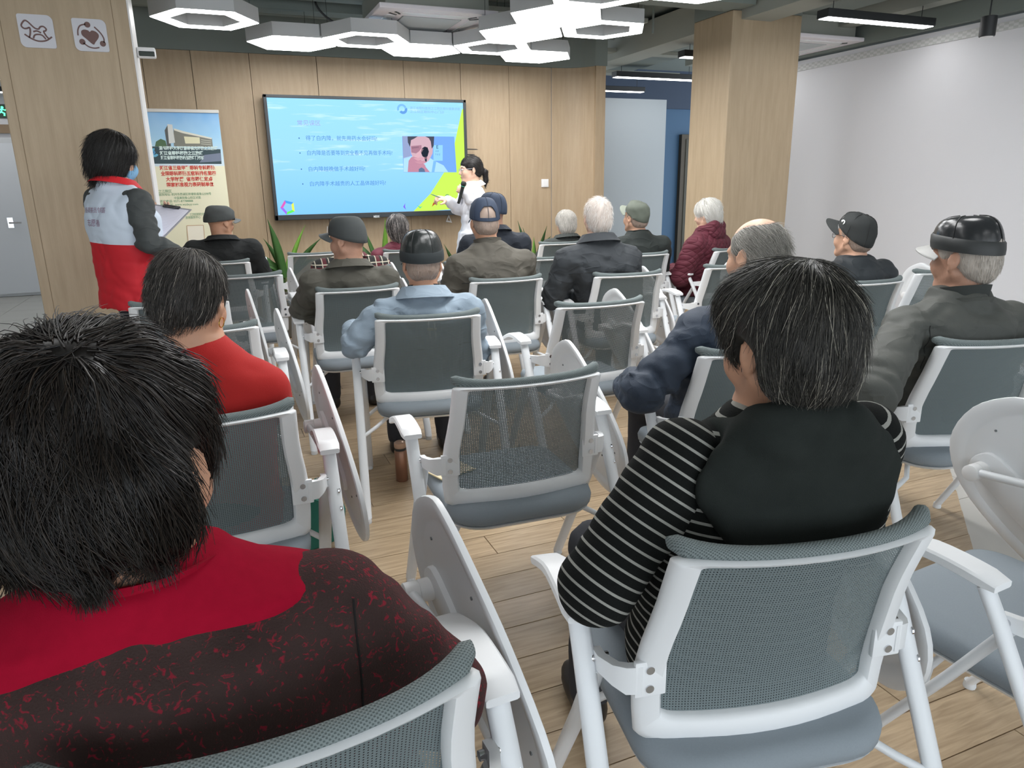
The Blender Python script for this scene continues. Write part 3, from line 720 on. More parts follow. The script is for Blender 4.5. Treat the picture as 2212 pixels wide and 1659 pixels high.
for nm, rgb, L in (('grey_backdrop', (140, 154, 192), [(1352, 374), (1440, 374), (1440, 600), (1362, 620)]),
                   ('coat', (164, 208, 240), [(1366, 610), (1440, 590), (1640, 600), (1700, 640), (1800, 690), (1850, 762), (1366, 762)]),
                   ('coat_fold', (120, 176, 224), [(1690, 640), (1720, 650), (1700, 762), (1670, 762)]),
                   ('face', (196, 164, 176), [(1432, 410), (1500, 376), (1660, 376), (1688, 450), (1680, 560), (1640, 640), (1560, 690), (1490, 660), (1446, 560)]),
                   ('face_shadow', (160, 118, 136), [(1446, 480), (1560, 470), (1560, 520), (1500, 560), (1450, 550)]),
                   ('hair', (70, 74, 88), [(1408, 376), (1520, 374), (1480, 400), (1446, 416), (1436, 490), (1412, 440)]),
                   ('hair', (70, 74, 88), [(1600, 376), (1698, 376), (1692, 480), (1672, 510), (1660, 430), (1640, 395)]),
                   ('brow', (70, 62, 80), [(1452, 492), (1530, 484), (1530, 500), (1454, 510)]),
                   ('hand', (180, 130, 150), [(1420, 640), (1450, 600), (1520, 590), (1560, 640), (1600, 700), (1650, 762), (1410, 762)]),
                   ('finger', (206, 164, 176), [(1480, 600), (1560, 505), (1582, 512), (1530, 610)]),
                   ('finger', (200, 152, 166), [(1470, 612), (1630, 596), (1634, 616), (1520, 640)]),
                   ('finger', (190, 140, 156), [(1480, 650), (1600, 636), (1616, 660), (1540, 676)]),
                   ('finger', (182, 132, 150), [(1500, 690), (1590, 676), (1606, 700), (1550, 712)]),
                   ('cuff', (90, 110, 140), [(1530, 730), (1560, 712), (1590, 730), (1600, 762), (1530, 762)]),
                   ('scope', (34, 40, 52), [(1552, 545), (1566, 505), (1595, 486), (1626, 496), (1640, 540), (1626, 590), (1600, 612), (1570, 590)]),
                   ('scope_handle', (40, 46, 60), [(1590, 600), (1620, 590), (1616, 650), (1600, 650)]),
                   ('chart', (140, 198, 238), [(1690, 470), (1790, 470), (1790, 640), (1690, 640)])):
    slide_poly(zq(L), nm, rgb, 3 if nm in ('grey_backdrop', 'coat') else 4 if nm in ('face', 'chart', 'coat_fold') else 5 if nm in ('face_shadow', 'hair', 'brow', 'hand') else 6, parent=panel)
def slide_text(body, px, py, h, rgb, bold=0.0, parent=panel, lift=6, wid=None, y=DY, m=None):
    me = text_mesh(body, h, bold=bold)
    x, z = P2(px, py, y)
    if wid:
        n = len(me.vertices); co = np.zeros(n*3, np.float32); me.vertices.foreach_get('co', co); w = co[0::3].max()-co[0::3].min()
        w2 = P2(px+wid, py, y)[0]-x; co[0::3] *= w2/max(w, 1e-6); me.vertices.foreach_set('co', co)
    o = obj('lettering', me, m or flat('slide_%d_%d_%d' % rgb, rgb), parent, smooth=False)
    off = Vector((0, 0, 0)); par = parent
    while par is not None: off += par.location; par = par.parent
    o.location = Vector((x, y-0.0006*lift, z))-off; o.rotation_euler = (PI/2, 0, 0)
    return o
TB = (78, 130, 190)
slide_text('常见误区', 641, 266, 0.052, (150, 156, 214), wid=50)
for body, px, py, w in (('得了白内障，就先用药水会好吗!', 660, 299, 154), ('白内障是否要等到完全看不见再做手术吗?', 662, 331, 184), ('白内障越晚做手术越好吗!', 665, 366, 122), ('白内障手术越贵的人工晶体越好吗?', 668, 398, 164)):
    slide_text(body, px, py, 0.050, TB, wid=w); slide_text('•', px-16, py, 0.05, (60, 100, 160))
slide_text('浙江省眼科医院之江院区眼科健康讲座', 885, 233.5, 0.03, (132, 172, 214), wid=108); slide_text('之江院区眼科中心门诊', 885, 241.5, 0.03, (132, 172, 214), wid=74)
slide_text('E', 942, 318, 0.05, (30, 60, 96)); slide_text('F P', 941, 327, 0.025, (60, 100, 150)); slide_text('T O Z', 940, 334, 0.02, (60, 100, 150))
def ring_poly(cx, cy, r0, r1, a0, a1, n=10): return [(cx+r1*math.cos(a0+(a1-a0)*k/n), cy+r1*math.sin(a0+(a1-a0)*k/n)) for k in range(n+1)]+[(cx+r0*math.cos(a1+(a0-a1)*k/n), cy+r0*math.sin(a1+(a0-a1)*k/n)) for k in range(n+1)]
lx, lz = P2(868, 236)
slide_poly(ring_poly(lx, lz, 0.03, 0.05, 0.3, PI*1.1), 'clinic_logo', (120, 178, 226), 5, world=True); slide_poly(ring_poly(lx+0.01, lz, 0.02, 0.045, PI*1.2, PI*2.1), 'clinic_logo', (96, 150, 214), 5, world=True)
cx, cz = P2(622, 448); pent = [(cx+0.072*math.cos(PI/2+0.35+k*2*PI/5), cz+0.072*math.sin(PI/2+0.35+k*2*PI/5)) for k in range(5)]
for k, rgb in enumerate(((206, 92, 178), (150, 104, 226), (96, 222, 96), (214, 226, 84), (72, 150, 226))):
    a, c = pent[k], pent[(k+1) % 5]; ia = (cx+(a[0]-cx)*0.62, cz+(a[1]-cz)*0.62); ic = (cx+(c[0]-cx)*0.62, cz+(c[1]-cz)*0.62)
    mid = ((ia[0]+ic[0])/2-0.0*cx, (ia[1]+ic[1])/2); slide_poly([a, c, ic, mid, ia], 'pentagon_segment', rgb, 3, world=True)
for L, rgb in (([(1362, 1140), (1385, 1100), (1380, 1135), (1392, 1172)], (120, 92, 226)), ([(1508, 1118), (1545, 1140), (1572, 1132), (1545, 1158)], (84, 200, 150)), ([(1672, 1140), (1690, 1092), (1745, 1108), (1700, 1115)], (176, 76, 48))):
    slide_poly(zq(L), 'slide_arrow', rgb, 3)
slide_poly(zq(ring_poly(1840, 1027, 16, 24, 0, 2*PI, 14)), 'slide_dot', (84, 150, 110), 3)
o = slide_text('MEXX', 807, 468.3, 0.030, (220, 226, 230), y=DY-0.0125, lift=0, parent=disp, bold=0.001, wid=13, m=mat('bezel_print', (210, 214, 216), 0.5))
for k in range(6): slide_poly([(948+k*7, 464.3), (950+k*7, 464.3), (950+k*7, 466), (948+k*7, 466)], 'touch_key', (150, 170, 190), 3, 0.5)
for k, (py, L) in enumerate(((322, 0.14), (333.5, 0.10))):
    p = on_y(1004, py, 7.50); z = float(p[2])
    st = empty('stylus', (X1, 7.52, z)); tag(st, 'thin black stylus stuck out from the display edge, %s' % ('upper and longer' if k == 0 else 'lower and shorter'), 'stylus', 'styluses on the display edge')
    MB().tube([(0, 0, 0), (L*0.8, 0, -0.002), (L, 0, -0.003)], [0.006, 0.005, 0.001], 8).build('barrel', BLACKM, st, auto=50)
    MB().lathe([(0.007, 0.0), (0.007, 0.012)], 10, (0, 0, 0), 'x').build('clip', CHROME, st)
tg = empty('hanging_tag', (2.392, 7.60, 1.048)); tag(tg, 'small white triangular tag on the wooden wall under the display', 'tag')
tri = lambda k: [(0.0, 0.05*k), (0.034*k, -0.04*k), (-0.034*k, -0.028*k)]
V = [(x, y, z) for y in (-0.012, 0.0) for x, z in tri(1.0)]+[(x, y, z) for y in (-0.012, 0.0) for x, z in tri(0.5)]
F = [];
for k in range(3):
    j = (k+1) % 3; F += [(k, j, 3+j, 3+k), (6+j, 6+k, 9+k, 9+j), (k, 6+k, 6+j, j), (3+k, 3+j, 9+j, 9+k)]
MB().add(V, F).build('frame', PLASTICW, tg); MB().tube([(0, -0.006, 0.05), (0, -0.006, 0.075)], 0.003, 6).build('cord', BLACKM, tg)

# ============================================================ roll-up banner
BY = 7.30
bn = empty('roll_up_banner', (-0.105, BY, 0)); tag(bn, 'roll-up eye hospital banner standing between the wooden pillar and the display', 'banner')
BX0, BX1, BZT = -0.405, 0.192, 2.055
def bmat(nt, b):
    tc = nt.new('ShaderNodeTexCoord'); sx = nt.new('ShaderNodeSeparateXYZ'); nt.link(tc.outputs['Object'], sx.inputs[0])
    g = nt.new('ShaderNodeValToRGB'); el = g.color_ramp.elements; el[0].color = lin((222, 234, 240))+(1,); el[1].color = lin((88, 160, 222))+(1,); k = el.new(0.45); k.color = lin((160, 208, 236))+(1,)
    nt.link(nt.math('MULTIPLY_ADD', sx.outputs[2], 2.2, -3.52), g.inputs[0])
    nz = nt.new('ShaderNodeTexNoise'); nz.inputs['Scale'].default_value = 5; nt.link(tc.outputs['Object'], nz.inputs[0])
    sky = nt.mix(nt.math('MULTIPLY', nz.outputs[0], 0.5), g.outputs[0], lin((206, 232, 246)))
    nt.link(nt.mix(nt.math('LESS_THAN', sx.outputs[2], 1.60), sky, lin((240, 236, 206))), b.inputs['Base Color'])
def bpart(mb, name, m): return dpart(mb, name, m, bn)
sheet = bpart(MB().box(BX0, BX1, BY-0.002, BY+0.002, 0.10, BZT), 'printed_sheet', mat('banner_print', rough=0.55, fn=bmat))
bpart(MB().box(BX0-0.004, BX1+0.004, BY-0.012, BY+0.012, BZT-0.006, BZT+0.022, 0.005), 'top_rail', mat('banner_rail', (212, 210, 204), 0.4))
bpart(MB().box(BX0-0.01, BX1+0.01, BY-0.07, BY+0.07, 0.0, 0.10, 0.015), 'base_cassette', mat('banner_base', (180, 182, 184), 0.35))
bpart(MB().tube([(-0.1, BY+0.02, 0.05), (-0.1, BY+0.02, BZT)], 0.010, 8), 'pole', CHROME)
zb = lambda L: [P2(300+x/4.88, 220+y/4.88, BY) for x, y in L]
def bpoly(L, name, rgb, lift=1): return dpart(MB().prism(zb(L), BY-0.0022-0.0006*lift, BY-0.0022-0.0006*lift+0.0004, MXZ), name, mat('print_%d_%d_%d' % rgb, rgb, 0.6), bn)
bpoly([(135, 470), (860, 500), (872, 655), (152, 652)], 'dark_band', (58, 78, 84))
bpoly([(640, 640), (690, 560), (860, 540), (868, 625)], 'road', (120, 130, 150), 2)
bpoly([(170, 470), (180, 420), (230, 390), (280, 410), (300, 480)], 'trees', (84, 112, 80), 2)
bpoly([(272, 300), (300, 250), (320, 270), (340, 480), (300, 480)], 'building', (92, 94, 92), 2)
bpoly([(365, 290), (480, 320), (770, 385), (780, 480), (370, 470)], 'building', (128, 128, 118), 2)
bpoly([(300, 235), (352, 240), (382, 430), (318, 440)], 'building_tower', (214, 216, 212), 3)
bpoly([(475, 365), (640, 375), (645, 440), (490, 440)], 'lit_windows', (226, 222, 188), 3)
bpoly([(370, 280), (470, 310), (770, 380), (765, 395), (460, 330), (370, 300)], 'roof_edge', (222, 220, 206), 3)
for k in range(3): bpoly([(655, 395+k*22), (765, 410+k*20), (765, 418+k*20), (655, 403+k*22)], 'window_strip', (186, 186, 172), 3)
bpoly(ring_poly(165, 535, 22, 48, 0.5, PI*1.5, 10), 'hospital_logo', (110, 184, 214), 3); bpoly(ring_poly(155, 535, 4, 20, 0, 2*PI, 12), 'hospital_logo', (84, 150, 200), 4)
def btext(body, zx, zy, h, rgb, wid, bold=0.0):
    return slide_text(body, 300+zx/4.88, 220+zy/4.88, h, rgb, bold, parent=bn, lift=6, wid=wid/4.88, y=BY, m=mat('print_%d_%d_%d' % rgb, rgb, 0.6))
WT = (222, 240, 236); RD = (214, 74, 62); GN = (92, 150, 110)
btext('温州医科大学附属眼视光医院之江院区', 212, 490, 0.033, WT, 620, 0.0012); btext('浙江省眼科医院之江院区', 220, 543, 0.034, WT, 460, 0.0014); btext('浙江省眼科医院杭州院区门诊部', 230, 592, 0.034, WT, 460, 0.0014)
btext('浙江省三级甲等眼科专科医院', 218, 700, 0.040, RD, 585, 0.0012); btext('全国眼科医院五官科排名第四', 232, 760, 0.040, RD, 580, 0.0012)
btext('大学附属  省市医保定点', 285, 820, 0.040, RD, 495, 0.0012); btext('国家标准视力表研制单位', 292, 878, 0.040, RD, 495, 0.0012)
btext('之江院区', 205, 946, 0.030, GN, 140); btext('医院地址: 杭州市西湖区转塘街道象山598号', 210, 980, 0.026, GN, 550); btext('中国美院象山校区对面', 370, 1016, 0.026, GN, 280)
btext('咨询电话: 0571-87788888', 220, 1052, 0.026, GN, 350); btext('医院网址: www.wzdxyy.com', 228, 1088, 0.026, GN, 395)
btext('之江院区医保定点单位', 535, 1188, 0.026, GN, 180); btext('咨询服务中心', 490, 1222, 0.026, GN, 160)
bpoly([(505, 1305), (680, 1300), (695, 1470), (520, 1480)], 'card', (246, 240, 222), 2)
for a, c in (((505, 1305), (680, 1300)), ((680, 1300), (695, 1470)), ((695, 1470), (520, 1480)), ((520, 1480), (505, 1305))):
    q = [P2(300+x/4.88, 220+y/4.88, BY) for x, y in (a, c)]; b = MB(); stroke(b, q, 0.006, BY-0.0042, BY-0.0038, MXZ); dpart(b, 'card_border', mat('print_card_border', (206, 176, 140), 0.6), bn)

# ============================================================ leafy plants in pots along the wooden wall
LEAF = mat('leaf_green', (58, 96, 44), 0.4, var=0.35, vscale=9); LEAF2 = mat('leaf_light_green', (112, 160, 60), 0.4, var=0.25, vscale=9)
POT = mat('plant_pot_grey', (120, 118, 112), 0.6); SOIL = mat('potting_soil', (62, 50, 40), 0.9)
def leaf_mesh(base, tip, bend, w, seed):
    r = random.Random(seed); b = Vector(base); t = Vector(tip); mid = (b+t)/2+Vector(bend); P = []; n = 9
    for i in range(n+1):
        k = i/n; P.append((1-k)**2*b+2*k*(1-k)*mid+k*k*t)
    V = []; F = []
    for i, p in enumerate(P):
        k = i/n; d = (P[min(i+1, n)]-P[max(i-1, 0)]).normalized(); side = d.cross(Vector((0.3, -1, 0.2))).normalized()
        up = side.cross(d).normalized(); ww = w*(0.28+1.0*math.sin(PI*min(1, 0.12+k*0.93))**0.8)*(1-k**6)
        V += [p-side*ww+up*ww*0.35, p-up*0.003, p+side*ww+up*ww*0.35, p+up*0.0]
    for i in range(n):
        a = i*4; c = a+4; F += [(a, a+1, c+1, c), (a+1, a+2, c+2, c+1), (a+2, a+3, c+3, c+2), (a+3, a, c, c+3)]
    return MB().add(V, F)
def plant(x, y, leaves, label, h=0.45):
    t = empty('potted_plant', (x, y, 0)); tag(t, label, 'plant', 'leafy plants along the wooden wall')
    MB().lathe([(0.10, 0), (0.115, 0.01), (0.15, h-0.03), (0.155, h), (0.14, h), (0.135, h-0.03)], 24).build('pot', POT, t, auto=40)
    MB().lathe([(0.0, h-0.035), (0.138, h-0.03)], 20).build('soil', SOIL, t)
    MB().tube([(0, 0, h-0.03), (0.005, 0, h+0.12)], [0.022, 0.016], 10).build('stem', mat('plant_stem', (92, 104, 60), 0.6), t)
    for i, (tx, tz, bx, bz, w, li) in enumerate(leaves):
        ty = (-0.12, 0.05, -0.05, 0.1)[i % 4]
        leaf_mesh((0.004*(i % 3-1), 0.004*(i % 2), h+0.02+0.012*i), (tx-x, ty, tz), (bx, 0.02, bz), w, i).build('leaf', LEAF2 if li else LEAF, t, smooth=True)
plant(0.62, 7.24, [(0.50, 1.13, 0.02, 0.05, 0.034, 0), (0.86, 1.06, -0.05, 0.02, 0.020, 1), (0.98, 0.93, -0.03, 0.06, 0.024, 0), (0.32, 0.82, 0.03, 0.10, 0.028, 0), (0.36, 0.68, 0, 0.10, 0.03, 0), (0.92, 0.72, 0, 0.10, 0.03, 0), (0.45, 0.95, 0.03, 0.03, 0.022, 0), (0.74, 0.80, 0.0, 0.10, 0.025, 1), (0.26, 0.72, 0.03, 0.15, 0.03, 0), (0.55, 0.9, -0.03, 0.0, 0.02, 1)],
      'tall leafy plant below the display corner nearest the banner')
plant(1.58, 7.26, [(1.60, 1.10, 0, 0.0, 0.030, 1), (1.42, 1.0, -0.02, 0.02, 0.022, 0), (1.75, 1.03, 0.03, 0.0, 0.028, 0), (1.33, 0.88, 0, 0.05, 0.026, 0), (1.28, 0.74, 0, 0.1, 0.026, 0), (1.86, 0.8, 0, 0.1, 0.028, 0), (1.66, 0.9, 0.02, 0.02, 0.024, 1), (1.45, 0.74, 0, 0.1, 0.026, 0)],
      'leafy plant under the middle of the display, partly behind the leather cap')
plant(2.42, 7.30, [(2.20, 0.82, 0, 0.03, 0.024, 0), (2.62, 0.80, 0, 0.03, 0.024, 0), (2.40, 0.84, 0, 0.0, 0.022, 0), (2.30, 0.70, 0, 0.06, 0.022, 0)], 'low leafy plant behind the lecturer in the white coat', 0.36)
plant(3.22, 7.22, [(2.99, 1.03, -0.02, 0.04, 0.026, 0), (3.12, 0.95, 0, 0.0, 0.026, 0), (3.36, 0.96, 0, 0.02, 0.024, 0), (3.48, 0.84, 0, 0.08, 0.024, 0), (3.02, 0.82, 0, 0.05, 0.026, 1), (3.25, 0.84, 0, 0.0, 0.024, 1)], 'leafy plant under the light switch beside the grey-haired woman')

# ============================================================ things on the floor and seats
tm = empty('tumbler', (0.735, 3.26, 0)); tag(tm, 'brown steel tumbler standing on the floor under the pale grey jacket man', 'tumbler')
MB().lathe([(0.028, 0), (0.030, 0.003), (0.030, 0.155), (0.027, 0.16)], 24).build('body', mat('tumbler_bronze', (150, 112, 92), 0.3, 0.6), tm, auto=40)
MB().lathe([(0.028, 0.160), (0.028, 0.172)], 24).build('neck_band', BLACKM, tm, auto=40)
MB().lathe([(0.027, 0.172), (0.029, 0.176), (0.029, 0.198), (0.02, 0.204)], 24).build('lid', mat('tumbler_lid', (196, 168, 150), 0.35, 0.4), tm, auto=40)
bag = empty('tote_bag', (0.30, 2.72, 0)); tag(bag, 'teal fabric tote bag on the floor beside the red sweater woman', 'bag')
L = [on_y(px, py, 2.72) for px, py in ((640, 1002), (662, 1003), (690, 1012), (740, 1034), (739, 1050), (728, 1088), (716, 1104), (690, 1116), (650, 1128), (640, 1126))]
zmin = min(p[2] for p in L)
pts = [(float(p[0])-0.30, float(p[2]-zmin)+0.004) for p in L]
TEAL = mat('teal_fabric', (14, 92, 78), 0.7, var=0.1, vscale=20)
b = MB(); V = []; n = len(pts)
for y, k in ((-0.03, 0.9), (-0.018, 1.0), (0.03, 1.0), (0.045, 0.92)):
    cx = sum(p[0] for p in pts)/n; cz = sum(p[1] for p in pts)/n
    V.append([(cx+(x-cx)*k, y+0.15*(z-cz)*0.3, max(0.002, cz+(z-cz)*k)) for x, z in pts])
MB().loft(V).build('bag_body', TEAL, bag, auto=30)
MB().tube(smooth_path([(pts[1][0]+0.01, 0.0, pts[1][1]-0.01), (pts[1][0]+0.03, 0.01, pts[1][1]+0.05), (pts[2][0], 0.01, pts[2][1]+0.04), (pts[2][0]+0.01, 0.0, pts[2][1]-0.02)], 4), 0.006, 6).build('bag_handle', TEAL, bag, smooth=True)
p = on_z(918, 1030, 0.478)
lf = empty('leaflet', (float(p[0])+0.10, float(p[1])+0.03, 0.478), 0.3); tag(lf, 'cream leaflet lying on the empty chair seat', 'leaflet')
MB().box(-0.08, 0.06, -0.06, 0.06, 0, 0.002).build('sheet', mat('leaflet_cream', (228, 212, 160), 0.7), lf)
MB().box(-0.08, 0.055, -0.058, 0.058, 0.002, 0.004).build('cover', mat('leaflet_cover', (222, 206, 170), 0.6), lf)
# ============================================================ soft-body modelling: signed distance fields -> one continuous mesh
_tab = np.random.default_rng(11).random((32, 32, 32)).astype(np.float32)
def vnoise(x, y, z):
    xi, yi, zi = np.floor(x).astype(int), np.floor(y).astype(int), np.floor(z).astype(int)
    fx, fy, fz = x-xi, y-yi, z-zi
    fx, fy, fz = [f*f*(3-2*f) for f in (fx, fy, fz)]
    o = 0
    for i in (0, 1):
        for j in (0, 1):
            for k in (0, 1):
                o = o+_tab[(xi+i) & 31, (yi+j) & 31, (zi+k) & 31]*(fx if i else 1-fx)*(fy if j else 1-fy)*(fz if k else 1-fz)
    return o*2-1
def axis(lo, hi, base, fine=()):
    o = [lo]
    while o[-1] < hi:
        h = base
        for a, b, f in fine:
            if a-base <= o[-1] < b: h = min(h, f)
        o.append(o[-1]+h)
    return np.array(o)
def surface_nets(D, xs, ys, zs):
    nx, ny, nz = D.shape; s = D < 0
    cor = [(i, j, k) for i in (0, 1) for j in (0, 1) for k in (0, 1)]
    cnt = sum(s[i:nx-1+i, j:ny-1+j, k:nz-1+k].astype(np.int8) for i, j, k in cor)
    act = (cnt > 0) & (cnt < 8); I, J, K = np.nonzero(act)
    idx = -np.ones(act.shape, np.int64); idx[I, J, K] = np.arange(len(I))
    acc = np.zeros((len(I), 3)); n = np.zeros(len(I))
    for a in range(8):
        for b in range(a+1, 8):
            ca, cb = cor[a], cor[b]
            if sum(abs(ca[q]-cb[q]) for q in range(3)) != 1: continue
            da = D[I+ca[0], J+ca[1], K+ca[2]]; db = D[I+cb[0], J+cb[1], K+cb[2]]
            m = (da < 0) != (db < 0); t = np.where(m, da/np.where(m, da-db, 1), 0)
            for q, (ax, g) in enumerate(((xs, I), (ys, J), (zs, K))):
                pa = ax[g+ca[q]]; pb = ax[g+cb[q]]; acc[:, q] += np.where(m, pa+(pb-pa)*t, 0)
            n += m
    V = acc/n[:, None]; F = []
    for q in range(3):
        sl0 = [slice(1, -1)]*3; sl1 = [slice(1, -1)]*3
        sl0[q] = slice(0, -1); sl1[q] = slice(1, None)
        a, b = s[tuple(sl0)], s[tuple(sl1)]
        A, B, C = np.nonzero(a != b); inside = a[A, B, C]
        base = np.array([A, B, C]).T; base += np.array([0 if r == q else 1 for r in range(3)])
        r1, r2 = (q+1) % 3, (q+2) % 3
        e1 = np.zeros(3, int); e1[r1] = 1; e2 = np.zeros(3, int); e2[r2] = 1
        c = [base-e1-e2, base-e2, base, base-e1]
        f = np.array([idx[p[:, 0], p[:, 1], p[:, 2]] for p in c]).T
        f[~inside] = f[~inside][:, ::-1]; F.append(f)
    return V, np.concatenate(F)
class Sdf:
    def __init__(s): s.ops = []; s.M = np.eye(3); s.t = np.zeros(3); s.sc = 1.0
    def frame(s, M=None, t=(0, 0, 0), sc=1.0): s.M = np.eye(3) if M is None else np.array(M); s.t = np.array(t, float); s.sc = sc; return s
    def p(s, q): return s.M @ (np.asarray(q, float)*s.sc)+s.t
    def cap(s, a, b, ra, rb=None, k=0.02, sub=False):
        rb = ra if rb is None else rb; a, b = s.p(a), s.p(b); ra, rb = ra*s.sc, rb*s.sc; R = max(ra, rb)
        s.ops.append(('cap', (a, b, ra, rb), k, sub, np.minimum(a, b)-R, np.maximum(a, b)+R)); return s
    def ell(s, c, r, k=0.02, rot=None, sub=False):
        M = s.M if rot is None else s.M @ np.array(rot); c = s.p(c); r = np.array(r, float)*s.sc
        e = np.sqrt(((M*r)**2).sum(1)); s.ops.append(('ell', (c, M, r), k, sub, c-e, c+e)); return s
    def loft(s, zs, cx, cy, a, b, k=0.02, n=2.4):
        zs, cx, cy, a, b = [np.array(v, float) for v in (zs, cx, cy, a, b)]
        s.ops.append(('loft', (zs, cx, cy, a, b, n), k, False, np.array([(cx-a).min(), (cy-b).min(), zs[0]]), np.array([(cx+a).max(), (cy+b).max(), zs[-1]]))); return s
    def mesh(s, res, fine=None, post=None, pad=0.03, smooth=1, clip=None):
        lo = np.min([o[4] for o in s.ops if not o[3]], 0)-pad; hi = np.max([o[5] for o in s.ops if not o[3]], 0)+pad
        if clip is not None: lo = np.maximum(lo, clip[0]); hi = np.minimum(hi, clip[1])
        fine = fine or ((), (), ())
        ax = [axis(lo[q], hi[q], res, fine[q]) for q in range(3)]
        D = np.full([len(a) for a in ax], 0.25, np.float32)
        for ty, pr, k, sub, blo, bhi in s.ops:
            m = max(k, 0.0)+0.035; sl = []
            for q in range(3):
                i0 = np.searchsorted(ax[q], blo[q]-m); i1 = np.searchsorted(ax[q], bhi[q]+m); sl.append(slice(max(0, i0-1), min(len(ax[q]), i1+1)))
            if any(c.stop-c.start < 2 for c in sl): continue
            X = ax[0][sl[0]][:, None, None]; Y = ax[1][sl[1]][None, :, None]; Z = ax[2][sl[2]][None, None, :]
            if ty == 'cap':
                a, b, ra, rb = pr; ba = b-a; L = max(ba @ ba, 1e-9)
                h = np.clip(((X-a[0])*ba[0]+(Y-a[1])*ba[1]+(Z-a[2])*ba[2])/L, 0, 1)
                d = np.sqrt((X-a[0]-h*ba[0])**2+(Y-a[1]-h*ba[1])**2+(Z-a[2]-h*ba[2])**2)-(ra+(rb-ra)*h)
            elif ty == 'ell':
                c, M, r = pr; x, y, z = X-c[0], Y-c[1], Z-c[2]
                q0 = (x*M[0, 0]+y*M[1, 0]+z*M[2, 0])/r[0]; q1 = (x*M[0, 1]+y*M[1, 1]+z*M[2, 1])/r[1]; q2 = (x*M[0, 2]+y*M[1, 2]+z*M[2, 2])/r[2]
                k0 = np.sqrt(q0*q0+q1*q1+q2*q2); k1 = np.sqrt((q0/r[0])**2+(q1/r[1])**2+(q2/r[2])**2)
                d = k0*(k0-1)/np.maximum(k1, 1e-6)
            else:
                zs, cx, cy, a, b, n = pr; zz = np.clip(Z, zs[0], zs[-1]); u = [np.interp(zz, zs, v) for v in (cx, cy, a, b)]
                rr = (np.abs((X-u[0])/u[2])**n+np.abs((Y-u[1])/u[3])**n)**(1/n)
                d = (rr-1)*np.minimum(u[2], u[3])
                dz = np.maximum(zs[0]-Z, Z-zs[-1]); d = np.maximum(d, dz)
            o = D[tuple(sl)]; k = max(k, 1e-5)
            if sub:
                h = np.clip(0.5-0.5*(o+d)/k, 0, 1); D[tuple(sl)] = o*(1-h)+(-d)*h+k*h*(1-h)
            else:
                h = np.clip(0.5+0.5*(o-d)/k, 0, 1); D[tuple(sl)] = o*(1-h)+d*h-k*h*(1-h)
        if post is not None: D = post(ax[0][:, None, None], ax[1][None, :, None], ax[2][None, None, :], D, ax)
        for q in range(3):   # closed surface at the box limits
            e = [slice(None)]*3; e[q] = 0; D[tuple(e)] = np.maximum(D[tuple(e)], 0.01); e[q] = -1; D[tuple(e)] = np.maximum(D[tuple(e)], 0.01)
        V, Fq = surface_nets(D, *ax)
        for _ in range(smooth):   # light relaxation
            A = np.zeros_like(V); n = np.zeros(len(V))
            for i in range(4):
                a, b = Fq[:, i], Fq[:, (i+1) % 4]
                for q in range(3): A[:, q] += np.bincount(a, V[b, q], len(V))+np.bincount(b, V[a, q], len(V))
                n += np.bincount(a, minlength=len(V))+np.bincount(b, minlength=len(V))
            V = V*0.5+0.5*A/np.maximum(n, 1)[:, None]
        return V, Fq
def rotm(yaw=0, pitch=0, roll=0):
    """head/body frame: yaw about z (+ = to the left), pitch (+ = nod down), roll (+ = tilt to the right), degrees"""
    y, p, r = [math.radians(v) for v in (yaw, pitch, roll)]
    Rz = np.array([[math.cos(y), -math.sin(y), 0], [math.sin(y), math.cos(y), 0], [0, 0, 1]])
    Rx = np.array([[1, 0, 0], [0, math.cos(p), math.sin(p)], [0, -math.sin(p), math.cos(p)]])
    Ry = np.array([[math.cos(r), 0, math.sin(r)], [0, 1, 0], [-math.sin(r), 0, math.cos(r)]])
    return Rz @ Rx @ Ry
# ------------------------------------------------------------ anatomy
def head_field(S, P):
    S.frame(P.HM, P.head, P.hs)
    S.ell((0, -0.012, 0.030), (0.0755, 0.0935, 0.084), 0.02)
    S.ell((0, 0.028, -0.030), (0.060, 0.062, 0.082), 0.03)
    S.ell((0, 0.066, -0.094), (0.026, 0.022, 0.020), 0.03)
    for s in (-1, 1):
        S.cap((s*0.060, -0.004, -0.050), (s*0.020, 0.062, -0.096), 0.017, 0.014, 0.025)
        S.ell((s*0.038, 0.058, -0.030), (0.026, 0.026, 0.030), 0.02)
        S.cap((s*0.012, 0.082, 0.024), (s*0.048, 0.068, 0.022), 0.009, 0.008, 0.015)
    S.cap((0, 0.084, 0.014), (0, 0.101, -0.024), 0.007, 0.011, 0.008)
    for s in (-1, 1): S.ell((s*0.011, 0.093, -0.028), (0.008, 0.009, 0.007), 0.005)
    S.ell((0, 0.086, -0.056), (0.022, 0.009, 0.005), 0.005); S.ell((0, 0.084, -0.066), (0.019, 0.009, 0.006), 0.005)
    for s in (-1, 1): S.ell((s*0.031, 0.090, 0.006), (0.015, 0.012, 0.009), 0.008, sub=True)
    for s in (-1, 1): S.ell((s*0.031, 0.074, 0.006), (0.013, 0.012, 0.010), 0.004)
    R = rotm(0, -12)
    for s in (-1, 1):
        Rr = rotm(-s*22, -12)
        S.ell((s*0.080, -0.012, -0.006), (0.0065, 0.019, 0.031), 0.006, Rr)
        S.ell((s*0.0875, -0.010, -0.002), (0.005, 0.010, 0.017), 0.004, Rr, sub=True)
        S.ell((s*0.077, 0.000, -0.034), (0.007, 0.010, 0.011), 0.006)
    S.frame()
